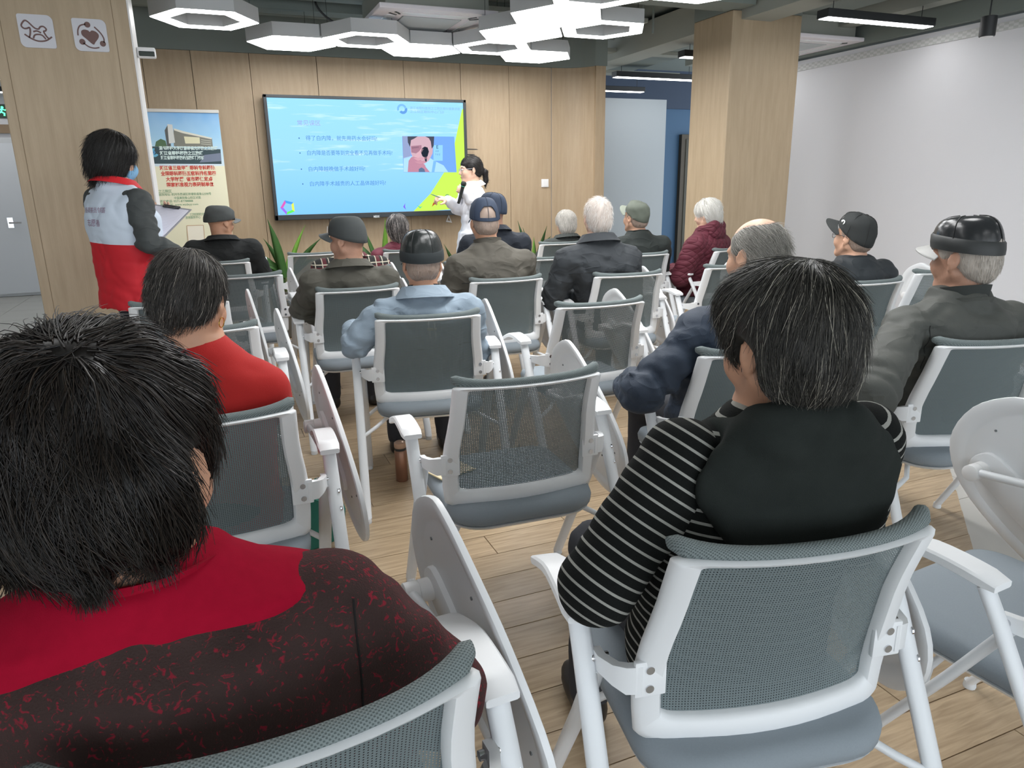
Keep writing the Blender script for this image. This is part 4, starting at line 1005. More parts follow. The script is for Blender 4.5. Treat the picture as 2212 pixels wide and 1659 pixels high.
def hand_field(S, w, d, n, side, curl=0.6, sc=1.0):
    """palm, four fingers, thumb; d finger direction, n back-of-hand normal, side = thumb direction"""
    w, d, n, t = [np.array(v, float) for v in (w, d, n, side)]; d /= np.linalg.norm(d); n -= d*(n @ d); n /= np.linalg.norm(n); t = np.cross(d, n)*np.sign(np.cross(d, n) @ t); t /= np.linalg.norm(t)
    M = np.array([t, d, n]).T
    S.ell(w+d*0.048*sc, (0.040*sc, 0.054*sc, 0.017*sc), 0.012, M)
    for i in range(4):
        b = w+(d*(0.088-0.006*abs(i-1))+t*(0.030-0.0205*i))*sc; L = (0.068, 0.076, 0.070, 0.055)[i]*sc; p = b
        a = curl*0.7
        for f, seg in ((0.45, 0), (0.30, 1), (0.25, 2)):
            q = p+(d*math.cos(a)-n*math.sin(a))*L*f; S.cap(p, q, (0.0092-0.0006*seg)*sc, (0.0086-0.0006*seg)*sc, 0.004); p = q; a += curl*0.8
    b = w+(d*0.022+t*0.028-n*0.004)*sc; q = b+(d*0.62+t*0.72-n*0.25)*0.042*sc; S.cap(b, q, 0.013*sc, 0.0105*sc, 0.008); q2 = q+(d*0.9+t*0.15-n*0.35)*0.034*sc; S.cap(q, q2, 0.010*sc, 0.0085*sc, 0.004)
class Pose: pass
def torso_field(S, P, g=0.0, lo=None):
    """g = garment bulk"""
    z0 = P.hip[2]-0.09 if lo is None else lo; z1 = P.nb[2]+0.012
    T = [0, 0.12, 0.28, 0.5, 0.7, 0.83, 0.92, 1.0]
    A = [0.165, 0.172, 0.165, 0.168, 0.174, 0.140, 0.086, 0.060]; B = [0.125, 0.128, 0.116, 0.112, 0.112, 0.094, 0.074, 0.060]
    zs = [z0+(z1-z0)*t for t in T]
    cx = []; cy = []
    for z in zs:
        t = min(1, max(0, (z-P.hip[2])/(P.nb[2]-P.hip[2]))); cx.append(P.hip[0]+(P.nb[0]-P.hip[0])*t); cy.append(P.hip[1]+(P.nb[1]-P.hip[1])*t-P.hump*math.sin(PI*min(1, t*1.02)))
    f = P.girth
    if P.seated:      # keep in front of the chair back
        for i, z in enumerate(zs):
            v = (z-BZ0)/(BZ1-BZ0)
            if v < 1.12:
                yb = -0.185-0.095*max(0.0, (min(v, 1)-0.22)/0.78)**1.35; cy[i] = max(cy[i], yb+B[i]*f+g*(1 if i < 6 else 0.5)+0.004)
    S.loft(zs, cx, cy, [a*f+g*(1 if i < 6 else 0.5) for i, a in enumerate(A)], [b*f+g*(1 if i < 6 else 0.5) for i, b in enumerate(B)], 0.03)
    for s, sh in ((-1, P.shL), (1, P.shR)):
        S.cap((P.nb[0]+s*0.022, P.nb[1], P.nb[2]-0.036), (sh[0]-s*0.012, sh[1], sh[2]-0.006), 0.052+g*0.5, 0.044+g*0.6, 0.06)
def arm_field(S, P, s, g=0.0, cuff=0.97, k=0.045):
    sh, el, wr = (P.shL, P.elL, P.wrL) if s < 0 else (P.shR, P.elR, P.wrR)
    S.cap(sh, el, 0.050+g*0.85, 0.041+g*1.0, k)
    S.cap(el, el+(wr-el)*cuff, 0.040+g*1.0, 0.028+g*0.75, 0.02)
def folds(P, amp, sleeves=True, seed=0.0, torso=1.0):
    """cloth creases: noise over the body and pinch folds around the elbows and armpits"""
    def post(X, Y, Z, D, ax):
        m = np.abs(D) < 0.045; I, J, K = np.nonzero(m); x, y, z = ax[0][I], ax[1][J], ax[2][K]
        w = vnoise(x*8+seed, y*8, z*12)*0.7*torso+vnoise(x*22, y*22+seed, z*30)*0.40
        # long drag folds running down and inwards from the shoulders
        q = np.abs(x-P.nb[0])
        w = w+1.3*((1-np.abs(vnoise(q*7+z*9+seed, y*5, z*7-q*13)))**4-0.2)*torso+0.8*((1-np.abs(vnoise(x*5+3*seed, y*9+2, z*24+x*5)))**4-0.2)*torso
        if sleeves:
            for sh, el, wr in ((P.shL, P.elL, P.wrL), (P.shR, P.elR, P.wrR)):
                for a, b, ph in ((sh, el, 0.0), (el, wr, 1.7)):
                    ba = b-a; L = np.linalg.norm(ba); u = ((x-a[0])*ba[0]+(y-a[1])*ba[1]+(z-a[2])*ba[2])/L
                    dd = np.sqrt(np.maximum(0, (x-a[0])**2+(y-a[1])**2+(z-a[2])**2-u*u))
                    near = np.clip(1.6-dd/0.075, 0, 1)*np.clip((u+0.02)/0.06, 0, 1)*np.clip((L+0.05-u)/0.05, 0, 1)
                    bend = 0.35+0.9*np.exp(-((u-(L if ph == 0.0 else 0))/0.09)**2)
                    w = w+near*bend*np.sin(u*88+ph+seed+3.4*vnoise(x*13, y*13, z*13+seed))*0.95
        D[I, J, K] += (amp*w).astype(np.float32); return D
    return post
def pobj(name, VF, m, parent):
    V, Fq = VF; return obj(name, mesh_np(name, V, Fq), m, parent)
SKIN = [mat('skin_a', (198, 150, 122), 0.5, var=0.10, vscale=30), mat('skin_b', (176, 134, 112), 0.55, var=0.16, vscale=36, bump=0.25, bscale=120), mat('skin_c', (216, 176, 152), 0.5, var=0.05, vscale=20), mat('skin_d', (204, 160, 134), 0.5, var=0.14, vscale=34, bump=0.2, bscale=130)]
EYEW = mat('eye_white', (232, 230, 226), 0.3); EYED = mat('eye_iris', (38, 28, 24), 0.2)
def person(label, root, yaw=0.0, head=None, hyaw=0.0, hpitch=8.0, hroll=0.0, hs=1.0, skin=0, sw=0.185, girth=1.0, hump=0.015, sdrop=0.205, sback=0.020, ndrop=0.120, stilt=0.0, sx=0.0, elbows=None, wrists=None, standing=False, hands=None, hres=0.0062, legs=True, group=None, trousers=(46, 48, 54), shoe=(32, 30, 30)):
    """head = world position of the head centre; returns the pose with its root object"""
    P = Pose(); P.root = empty('person', (root[0], root[1], 0), math.radians(yaw)); tag(P.root, label, 'person', group)
    P.yaw = yaw; a = math.radians(yaw); ca, sa = math.cos(a), math.sin(a)
    P.loc = lambda w: np.array([ca*(w[0]-root[0])+sa*(w[1]-root[1]), -sa*(w[0]-root[0])+ca*(w[1]-root[1]), w[2]])
    P.head = P.loc(head); P.hs = hs; P.HM = rotm(hyaw-yaw, hpitch, hroll); P.girth = girth; P.hump = hump; P.seated = not standing
    P.hip = np.array([0, -0.03, 0.545]) if not standing else np.array([0, 0, 0.90])
    P.nb = np.array([P.head[0]+sx*0.6, P.head[1]-sback, P.head[2]-ndrop*hs-0.005])
    c = np.array([P.head[0]+sx, P.head[1]-sback-0.005, P.head[2]-sdrop])
    P.shL = c+np.array([-sw, 0.0, stilt]); P.shR = c+np.array([sw, 0.0, -stilt])
    eL, eR = elbows or (None, None); wL, wR = wrists or (None, None)
    P.elL = P.loc(eL) if eL is not None else np.array([P.shL[0]-0.060, max(P.shL[1]+0.09, -0.03), P.shL[2]-0.25])
    P.elR = P.loc(eR) if eR is not None else np.array([P.shR[0]+0.060, max(P.shR[1]+0.09, -0.03), P.shR[2]-0.25])
    P.wrL = P.loc(wL) if wL is not None else np.array([-0.075, P.hip[1]+0.25, 0.665])
    P.wrR = P.loc(wR) if wR is not None else np.array([0.075, P.hip[1]+0.25, 0.665])
    S = Sdf(); head_field(S, P)
    S.cap(P.nb+np.array([0, 0.0, -0.06]), P.head+P.HM @ np.array([0, -0.028, -0.055])*hs, 0.058, 0.053, 0.03)
    torso_field(S, P, -0.012)
    for s in (-1, 1): arm_field(S, P, s, -0.004, 1.0)
    for s, wr, el in ((-1, P.wrL, P.elL), (1, P.wrR, P.elR)):
        h = (hands or {}).get(s)
        if h: d, n, t, cu = h; d, n, t = [rotm(-yaw) @ np.array(v, float) for v in (d, n, t)]
        else: d = np.array([-s*0.45, 0.85, -0.25]); n = np.array([0, 0.2, 1.0]); t = np.array([-s, 0.2, 0.1]); cu = 0.45
        hand_field(S, wr, d, n, t, cu)
    if standing:
        P.kn = [np.array([s*0.095, 0.02, 0.48]) for s in (-1, 1)]; P.an = [np.array([s*0.10, -0.01, 0.09]) for s in (-1, 1)]; hp = [np.array([s*0.085, 0.0, 0.90]) for s in (-1, 1)]
    else:
        P.kn = [np.array([s*0.125, 0.385, 0.525]) for s in (-1, 1)]; P.an = [np.array([s*0.13, 0.40, 0.095]) for s in (-1, 1)]; hp = [np.array([s*0.085, -0.02, 0.545]) for s in (-1, 1)]
    P.hp = hp
    for i in (0, 1):
        S.cap(hp[i], P.kn[i], 0.075, 0.052, 0.04); S.cap(P.kn[i], P.an[i], 0.050, 0.034, 0.02); S.ell(P.an[i]+np.array([0, 0.07, -0.045]), (0.036, 0.10, 0.032), 0.02)
    H = P.head; fine = [[(H[q]-0.125, H[q]+0.125, hres)] for q in range(3)]
    for wr in (P.wrL, P.wrR):
        if hands or not standing:
            for q in range(3): fine[q].append((wr[q]-0.10, wr[q]+0.10, 0.0072 if not hands else 0.0055))
    P.body = pobj('body', S.mesh(0.0135, fine), SKIN[skin], P.root)
    # eyes and shoes
    for s in (-1, 1):
        b = MB(); b.lathe([(0.0, -0.0115), (0.006, -0.0098), (0.0102, -0.005), (0.0115, 0.0), (0.0102, 0.005), (0.006, 0.0098), (0.0, 0.0115)], 12, axis='y')
        e = b.build('eye', EYEW, P.root, smooth=True); i_ = MB().lathe([(0.0, 0.0118), (0.0035, 0.0112), (0.0058, 0.0100), (0.0052, 0.009)], 12, axis='y').build('iris', EYED, e, smooth=True)
        c = P.head+P.HM @ (np.array([s*0.031, 0.0765, 0.006])*hs); M4 = Matrix([list(P.HM[q])+[0] for q in range(3)]+[[0, 0, 0, 1]]); e.matrix_local = Matrix.Translation(c) @ M4
    if legs:
        S = Sdf()
        for i in (0, 1):
            S.cap(hp[i], P.kn[i], 0.092, 0.070, 0.05); S.cap(P.kn[i], P.an[i]+np.array([0, 0, 0.0]), 0.066, 0.056, 0.02)
        if standing: S.ell((0, 0, 0.92), (0.165, 0.118, 0.10), 0.04)
        else: S.ell((0, -0.05, 0.56), (0.175, 0.135, 0.095), 0.04)
        pobj('trousers', S.mesh(0.017, post=folds(P, 0.005, False, seed=root[0]*3)), mat('trouser_%d_%d_%d' % trousers, trousers, 0.85, bump=0.2, bscale=500), P.root)
        for i in (0, 1):
            S = Sdf(); A = P.an[i]; S.ell(A+np.array([0, 0.075, -0.052]), (0.045, 0.125, 0.038), 0.02); S.cap(A+np.array([0, -0.01, -0.05]), A+np.array([0, -0.005, 0.0]), 0.045, 0.042, 0.03)
            def sole(X, Y, Z, D, ax): return np.maximum(D, (0.002-Z)).astype(np.float32)+0*X*Y
            pobj('shoe', S.mesh(0.012, post=sole), mat('shoe_%d_%d_%d' % shoe, shoe, 0.4), P.root)
    return P
def seam_post(base, P, lines): return base
def top(P, name, m, bulk=0.022, res=0.0115, amp=0.006, hem=0.47, sleeves=True, cuff=0.95, seed=0.0, extra=None, torso_amp=1.0, split=False):
    """upper garment over the body; split=True gives each sleeve a mesh of its own"""
    S = Sdf(); torso_field(S, P, bulk, hem)
    if hem < P.hip[2]-0.02 and P.hip[2] > 0.8: S.loft([hem, P.hip[2]-0.12, P.hip[2]+0.06], [P.hip[0]]*3, [P.hip[1]]*3, [0.185+bulk, 0.178+bulk, 0.165+bulk*0.6], [0.15+bulk, 0.142+bulk, 0.122+bulk*0.6], 0.04)
    if extra: extra(S, P)
    out = []
    if sleeves and not split:
        for s in (-1, 1): arm_field(S, P, s, bulk, cuff)
    g = pobj(name, S.mesh(res, post=folds(P, amp, sleeves and not split, seed, torso_amp)), m, P.root)
    if sleeves and split:
        for s in (-1, 1):
            S = Sdf(); arm_field(S, P, s, bulk+0.002, cuff)
            out.append(pobj('sleeve', S.mesh(res, post=folds(P, amp, True, seed, 0.6)), split if not isinstance(split, bool) else m, P.root))
    return g, out
def crease_fn(fine=350.0, amt=0.3):
    """woven grain plus soft rumpling of the cloth"""
    def fn(nt, b):
        tc = nt.new('ShaderNodeTexCoord'); mp = nt.new('ShaderNodeMapping'); mp.inputs['Scale'].default_value = (1, 1, 1.7); nt.link(tc.outputs['Object'], mp.inputs[0])
        n1 = nt.new('ShaderNodeTexNoise'); n1.inputs['Scale'].default_value = 8; n1.inputs['Detail'].default_value = 1.5; n1.inputs['Distortion'].default_value = 0.5; nt.link(mp.outputs[0], n1.inputs[0])
        rd = nt.math('POWER', nt.math('SUBTRACT', 1.0, nt.math('ABSOLUTE', nt.math('MULTIPLY_ADD', n1.outputs[0], 2.0, -1.0))), 6.0)
        b1 = nt.new('ShaderNodeBump'); b1.inputs['Strength'].default_value = amt; b1.inputs['Distance'].default_value = 0.012; nt.link(rd, b1.inputs['Height'])
        n2 = nt.new('ShaderNodeTexNoise'); n2.inputs['Scale'].default_value = fine; nt.link(tc.outputs['Object'], n2.inputs[0])
        b2 = nt.new('ShaderNodeBump'); b2.inputs['Strength'].default_value = 0.25; b2.inputs['Distance'].default_value = 0.003; nt.link(n2.outputs[0], b2.inputs['Height']); nt.link(b1.outputs[0], b2.inputs['Normal']); nt.link(b2.outputs[0], b.inputs['Normal'])
    return fn
def cloth(name, rgb, var=0.08, rough=0.85, vs=6, amt=0.3): return mat(name, rgb, rough, var=var, vscale=vs, fn=crease_fn(amt=amt))
def collar(P, m, h=0.045, flare=0.012, r=0.070, open_deg=50, tilt=12, name='collar', fold=0.0, drop=0.02, th=0.006, ry=None):
    """stand or turned-down collar around the neck, open at the throat"""
    n = 40; rings = []; ry = ry or r*0.98
    prof = [(0.0, 0.0), (flare*0.5, h*0.55), (flare, h)]
    if fold: prof += [(flare+0.009, h+0.003), (flare+0.020+fold*0.25, h-fold*0.55), (flare+0.026+fold*0.45, h-fold)]
    prof = prof+[(a-th*(0.6 if i else 1), b) for i, (a, b) in reversed(list(enumerate(prof)))]
    ax = (P.head-P.nb); ax = ax/np.linalg.norm(ax); c0 = P.nb+np.array([0, 0, -drop])
    for k in range(n+1):
        a = math.radians(90+open_deg+(360-2*open_deg)*k/n); row = []
        for o, z in prof:
            rr, ryy = r+o, ry+o; x, y = rr*math.cos(a), ryy*math.sin(a)
            zz = z-math.tan(math.radians(tilt))*y*0.9 if True else z
            row.append(tuple(c0+np.array([x, y, zz])+ax*0.0+np.array([ax[0], ax[1], 0])*z))
        rings.append(row)
    return MB().loft(rings, True, True).build(name, m, P.root, auto=50)
def ribbon_on(P, target, pts, m, name='seam', w=0.0022, lift=0.0008, axis_=(0, 1, 0)):
    """thin stitched line laid on a garment: world pixel rays are not used, points are local (x, z) projected along y from behind"""
    me = target.data; bvh = BVHTree.FromPolygons([v.co for v in me.vertices], [p.vertices for p in me.polygons]); out = []
    d = Vector(axis_).normalized()
    for p in smooth_path(pts, 5):
        o = Vector(p)-d*1.5; hit = bvh.ray_cast(o, d)
        if hit[0] is not None: out.append(hit[0]+hit[1]*lift)
    if len(out) > 2: return MB().tube(out, w, 5).build(name, m, P.root, smooth=True)
# ------------------------------------------------------------ hair
def hair_mat(name, dark, light=None, rough=0.42):
    if name in MATS: return MATS[name]
    def fn(nt, b):
        at = nt.new('ShaderNodeAttribute'); at.attribute_name = 'tone'
        nt.link(nt.mix(at.outputs['Fac'], lin(dark), lin(light or tuple(min(255, v*1.5+10) for v in dark))), b.inputs['Base Color'])
    return mat(name, dark, rough, spec=0.45, fn=fn)
def hair(P, m, shell, n, L, flow, keep, rad=0.0006, seg=7, res=0.006, seed=1, tone=(0.15, 0.0), lift=0.004, wave=0.25, wf=34.0, free=0.75, grav=0.5, name='hair', droop=0.0, shell_amp=0.004, avoid=()):
    """shell(S): sdf pieces in head coordinates; flow(p): comb direction; keep(p): where strands root; all in head space (metres)"""
    S = Sdf(); shell(S)
    def post(X, Y, Z, D, ax):
        q = np.abs(D) < 0.03; I, J, K = np.nonzero(q); D[I, J, K] += (shell_amp*vnoise(ax[0][I]*26+seed, ax[1][J]*26, ax[2][K]*18)).astype(np.float32); return D
    V, Fq = S.mesh(res, post=post, pad=0.02)
    rng = np.random.default_rng(seed)
    tri = np.concatenate([Fq[:, [0, 1, 2]], Fq[:, [0, 2, 3]]]); A, B, C = V[tri[:, 0]], V[tri[:, 1]], V[tri[:, 2]]
    N = np.cross(B-A, C-A); ar = np.linalg.norm(N, axis=1)
    ok = keep((A+B+C)/3); ar = ar*ok
    pick = rng.choice(len(tri), n, p=ar/ar.sum()); u = rng.random((n, 2)); fl = u.sum(1) > 1; u[fl] = 1-u[fl]
    p = A[pick]+(B[pick]-A[pick])*u[:, :1]+(C[pick]-A[pick])*u[:, 1:]; nr = N[pick]/np.linalg.norm(N[pick], axis=1)[:, None]
    bvh = BVHTree.FromPolygons([tuple(v) for v in V], [tuple(f) for f in Fq])
    ln = L*(0.55+0.75*rng.random(n)); off = lift*(0.15+rng.random(n)**2*1.6); ph = rng.random((n, 3))*20
    path = np.zeros((n, seg+1, 3)); p = p+nr*0.001; path[:, 0] = p
    d = np.zeros((n, 3)); jit = rng.normal(size=(n, 3))*0.12
    for s in range(seg):
        f = flow(p)+jit; f = f/np.maximum(np.linalg.norm(f, axis=1), 1e-6)[:, None]
        f = f+wave*np.stack([vnoise(p[:, 0]*wf+ph[:, 0]*0.03, p[:, 1]*wf, p[:, 2]*wf), vnoise(p[:, 0]*wf, p[:, 1]*wf+7+ph[:, 1]*0.03, p[:, 2]*wf), vnoise(p[:, 0]*wf, p[:, 1]*wf, p[:, 2]*wf+13)], 1)
        t = (s+1)/seg
        f = f-nr*np.sum(f*nr, 1)[:, None]*(0.95 if t < free else 0.5); f = f/np.maximum(np.linalg.norm(f, axis=1), 1e-6)[:, None]
        d = f if s == 0 else d*0.45+f*0.55; d = d/np.maximum(np.linalg.norm(d, axis=1), 1e-6)[:, None]
        q = p+d*(ln/seg)[:, None]
        if t <= free:
            for i in range(n):
                h = bvh.find_nearest(q[i])
                nr[i] = h[1]; q[i] = np.array(h[0])+nr[i]*(off[i]*t+0.0006)
        else: q[:, 2] -= droop*ln*0.1
        path[:, s+1] = q; p = q
    good = np.ones(n, bool)
    for c_, r_ in avoid: good &= ~(((((path-np.array(c_))/np.array(r_))**2).sum(2) < 1).any(1))
    path = path[good]; n = len(path)
    # three-sided tapering tubes
    tang = np.gradient(path, axis=1); tang /= np.maximum(np.linalg.norm(tang, axis=2), 1e-9)[..., None]
    ref = rng.normal(size=(n, 1, 3)); a = np.cross(tang, ref); a /= np.maximum(np.linalg.norm(a, axis=2), 1e-9)[..., None]; b = np.cross(tang, a)
    w = rad*(0.6+0.8*rng.random(n))[:, None]*np.linspace(1, 0.25, seg+1)[None]
    ringv = np.stack([path+(a*math.cos(c)+b*math.sin(c))*w[..., None] for c in (0, 2.094, 4.189)], 2)
    SV = ringv.reshape(-1, 3); base = (np.arange(n)[:, None]*(seg+1)+np.arange(seg)[None])*3
    SF = np.concatenate([np.stack([base+k, base+(k+1) % 3, base+3+(k+1) % 3, base+3+k], -1).reshape(-1, 4) for k in range(3)])
    tn = np.where(rng.random(n) < tone[1], 0.7+0.3*rng.random(n), tone[0]*rng.random(n))
    TV = np.concatenate([np.full(len(V), tone[0]*0.2), np.repeat(tn, (seg+1)*3)]).astype(np.float32)
    AV = np.concatenate([V, SV]); AF = np.concatenate([Fq, SF+len(V)])
    AV = (AV*P.hs) @ P.HM.T+P.head
    me = mesh_np(name, AV, AF)
    at = me.attributes.new('tone', 'FLOAT', 'POINT')
    if len(TV) == len(me.vertices): at.data.foreach_set('value', TV)
    return obj(name, me, m, P.root)
def away(c, down=0.5, side=0.0):
    c = np.array(c)
    def f(p): v = p-c; v = v/np.maximum(np.linalg.norm(v, axis=1), 1e-6)[:, None]; v[:, 2] -= down; v[:, 0] += side; return v
    return f
# ------------------------------------------------------------ headwear
def hpart(P, mb, name, m, parent=None, auto=45, pitch=0.0):
    """mesh in head coordinates -> part of the person"""
    R = P.HM @ rotm(0, pitch); V = (np.array([tuple(v) for v in mb.V], float)*P.hs) @ R.T+P.head
    q = MB(); q.V = [tuple(v) for v in V]; q.F = mb.F
    return q.build(name, m, parent or P.root, auto=auto)
def dome_pt(a, phi, rx, ry, zb_f, zb_b, zt, cy=-0.008, pw=0.62, top=(0, 0)):
    """a from front (0) counter-clockwise, phi 0 rim .. pi/2 crown"""
    c = max(0.0, math.cos(phi))**pw; fr = math.cos(a); zb = zb_f+(zb_b-zb_f)*(0.5-0.5*fr); s = math.sin(phi)
    return (-rx*c*math.sin(a)+top[0]*s, cy+ry*c*fr+top[1]*s, zb+(zt-zb)*s)
def ballcap(P, m, zb_f=0.048, zb_b=0.006, zt=0.128, rx=0.0845, ry=0.106, pw=0.62, brim=0.075, brim_m=None, seams=None, button=True, opening=False, pitch=0.0, panels=6, top=(0, 0), rumple=0.0, band=None, brim_droop=0.018, brim_w=1.0, name='cap', phi0=0.0):
    na, nf = (120, 24) if opening else (48, 12); V = []; F = []; q5 = nf/12.0
    for j in range(nf+1):
        phi = phi0+(PI/2-phi0)*j/nf
        for i in range(na):
            a = 2*PI*i/na; x, y, z = dome_pt(a, phi, rx, ry, zb_f, zb_b, zt, pw=pw, top=top)
            k = 1+rumple*(math.sin(a*5+j/q5*0.9)*0.5+math.sin(a*3-j/q5*0.7))*math.sin(phi*2)
            k *= 1-0.010*(math.cos(a*panels/1.0) > 0.93)*math.cos(phi)
            V.append((x*k, -0.008+(y+0.008)*k, z+rumple*0.03*math.sin(a*4+j)*math.sin(phi)))
    for j in range(nf):
        for i in range(na):
            a = (i+0.5)/na*2*PI
            if opening and 1*q5 <= j < 5*q5 and abs(a-PI) < 0.60*math.sqrt(max(0, 1-((j/q5-1)/4)**2)): continue
            i2 = (i+1) % na; F.append((j*na+i, j*na+i2, (j+1)*na+i2, (j+1)*na+i))
    # inner skin so the cap has thickness
    b = len(V); V += [(x*0.97, -0.008+(y+0.008)*0.97, z-0.002) for x, y, z in V]; F += [tuple(b+i for i in reversed(f)) for f in F]
    for i in range(na): i2 = (i+1) % na; F.append((i2, i, b+i, b+i2))
    cap = hpart(P, MB().add(V, F), name, m, auto=60, pitch=pitch)
    if seams is not None:
        for k in range(panels):
            a = 2*PI*k/panels+(PI/panels if panels == 6 and not opening else 0); pts = []
            for j in range(13):
                x, y, z = dome_pt(a, phi0+(PI/2-phi0)*j/12*0.97, rx*1.004, ry*1.004, zb_f, zb_b, zt+0.0008, pw=pw, top=top); pts.append((x, y, z))
            hpart(P, MB().tube(pts, 0.0016, 5), 'seam', seams, cap, pitch=pitch)
    if button: hpart(P, MB().lathe([(0.0, zt+0.004), (0.005, zt+0.0035), (0.0075, zt+0.0005), (0.0075, zt-0.003)], 12, (top[0], -0.008+top[1], 0)), 'button', m, cap, pitch=pitch)
    if band is not None:
        rows = []
        for i in range(na+1):
            a = 2*PI*i/na; row = []
            for o, h in ((0.0022, -0.004), (0.0034, 0.012), (0.0022, 0.034), (-0.003, 0.041), (-0.005, 0.03), (-0.004, -0.002)):
                x, y, z = dome_pt(a, 0, rx+o, ry+o, zb_f, zb_b, zt); row.append((x, y, z+h))
            rows.append(row)
        hpart(P, MB().loft(rows, True, False), 'cap_band', band, cap, pitch=pitch)
    if opening:
        rows = []
        for i in range(13):
            a = PI-0.75+1.5*i/12; x, y, z = dome_pt(a, 0, rx+0.001, ry+0.001, zb_f, zb_b, zt); rows.append([(x, y, z), (x, y, z+0.014), (x*0.97, y*0.97, z+0.014), (x*0.97, y*0.97, z)])
        hpart(P, MB().loft(rows), 'strap', m, cap, pitch=pitch)
    if brim:
        V = []; F = []; ni, nj = 16, 5
        for lay in (0, 1):
            for j in range(nj+1):
                for i in range(ni+1):
                    a = (-1+2*i/ni)*1.12; x, y, z = dome_pt(a, 0, rx, ry, zb_f, zb_b, zt)
                    e = j/nj*brim*max(0, math.cos(a/1.12*PI/2*0.98))**0.55; u = i/ni*2-1
                    V.append((x*(1+0.10*j/nj*brim_w), y+e, z-brim_droop*(u*u)*1.2-brim_droop*0.5*(j/nj)-0.004*lay))
        s = (nj+1)*(ni+1)
        for j in range(nj):
            for i in range(ni):
                q = j*(ni+1)+i; F += [(q, q+1, q+ni+2, q+ni+1), (s+q+ni+1, s+q+ni+2, s+q+1, s+q)]
        for i in range(ni): q = nj*(ni+1)+i; F.append((q, q+1, s+q+1, s+q))
        for j in range(nj):
            q = j*(ni+1); F.append((q+ni+1, q, s+q, s+q+ni+1)); q2 = q+ni; F.append((q2, q2+ni+1, s+q2+ni+1, s+q2))
        hpart(P, MB().add(V, F), 'brim', brim_m or m, cap, pitch=pitch)
    return cap
def glasses(P, rim=(60, 60, 64), r=0.0005):
    g = MB(); m = mat('glasses_rim_%d' % rim[0], rim, 0.3, 0.7)
    for s in (-1, 1):
        g.tube([(s*0.031+0.020*math.cos(a*PI/8), 0.098-0.004*abs(math.cos(a*PI/8)), 0.002+0.015*math.sin(a*PI/8)) for a in range(17)], 0.0012, 5, caps=False)
        g.tube([(s*0.052, 0.094, 0.008), (s*0.072, 0.06, 0.010), (s*0.083, 0.0, 0.010), (s*0.082, -0.018, -0.004)], 0.0013, 5)
    g.tube([(-0.011, 0.098, 0.006), (0, 0.100, 0.009), (0.011, 0.098, 0.006)], 0.0012, 5)
    gl = hpart(P, g, 'glasses', m)
    LM = mat('spectacle_lens', (255, 255, 255), 0.02)
    b = LM.node_tree.nodes['Principled BSDF']; b.inputs['Transmission Weight'].default_value = 1.0; b.inputs['IOR'].default_value = 1.12
    for s in (-1, 1): hpart(P, MB().lathe([(0.0, -0.0004), (0.0195, -0.0004), (0.0195, 0.0004), (0.0, 0.0004)], 20, (s*0.031, 0.0965, 0.002), 'y'), 'lens', LM, gl)
    return gl
# ============================================================ the audience
def seat_root(key, dy=-0.02):
    c = CH[key]; a = c.rotation_euler[2]; return (c.location[0]-math.sin(a)*dy, c.location[1]+math.cos(a)*dy), math.degrees(a)
# ---- comb patterns
def keep_all(p): return np.ones(len(p))
def keep_scalp(p): return (p[:, 2] > -0.02) | (p[:, 1] < 0.0)
def short_shell(vol=0.018, nape=-0.10, face=0.055, side=0.0):
    """cropped hair: volume around the skull, cut away from face, ears and below the nape"""
    def f(S):
        S.ell((0, -0.016, 0.032), (0.080+vol, 0.098+vol, 0.088+vol), 0.02)
        S.ell((0, -0.055, -0.035), (0.066+vol*0.7, 0.052+vol*0.8, abs(nape)-0.012), 0.04)
        S.ell((0, 0.135, -0.045), (0.088, 0.105-face*0.3, 0.118), 0.02, sub=True)
        for s in (-1, 1): S.ell((s*0.098, 0.020, -0.040), (0.040, 0.034, 0.052), 0.012, sub=True)
    return f
SEAMD = mat('seam_thread_dark', (40, 42, 42), 0.9)

# ---- 1 woman in the dark coat with the red collar (nearest, left)
rt, yw = seat_root('A1')
P = person('woman with short wavy black hair in a dark red-flecked coat with bright red collar', rt, yw, on_y(272, 1010, 0.86), hyaw=-24, hpitch=14, hs=1.06, skin=0, sw=0.218, girth=1.08, hump=0.012, sdrop=0.228, sback=0.01, ndrop=0.118, sx=-0.01,
           elbows=(None, on_z(935, 1492, 0.725)), wrists=(None, on_z(690, 1250, 0.70)), hres=0.0045)
def fleck(nt, b):
    tc = nt.new('ShaderNodeTexCoord'); n = nt.new('ShaderNodeTexNoise'); n.inputs['Scale'].default_value = 95; n.inputs['Detail'].default_value = 2.5; n.inputs['Distortion'].default_value = 1.6; nt.link(tc.outputs['Object'], n.inputs[0])
    r = nt.new('ShaderNodeValToRGB'); r.color_ramp.elements[0].position = 0.585; r.color_ramp.elements[1].position = 0.68; nt.link(n.outputs[0], r.inputs[0])
    n2 = nt.new('ShaderNodeTexNoise'); n2.inputs['Scale'].default_value = 14; nt.link(tc.outputs['Object'], n2.inputs[0])
    base = nt.mix(n2.outputs[0], lin((44, 35, 33)), lin((66, 52, 49))); nt.link(nt.mix(nt.math('MULTIPLY', r.outputs[0], 0.75), base, lin((140, 28, 48))), b.inputs['Base Color'])
    n3 = nt.new('ShaderNodeTexNoise'); n3.inputs['Scale'].default_value = 420; nt.link(tc.outputs['Object'], n3.inputs[0])
    bp = nt.new('ShaderNodeBump'); bp.inputs['Strength'].default_value = 0.55; bp.inputs['Distance'].default_value = 0.003; nt.link(n3.outputs[0], bp.inputs['Height']); nt.link(bp.outputs[0], b.inputs['Normal'])
COAT1 = mat('boucle_coat_red_fleck', rough=0.95, sheen=0.16, spec=0.2, fn=fleck); COAT1.node_tree.nodes['Principled BSDF'].inputs['Sheen Tint'].default_value = lin((190, 60, 80))+(1,)
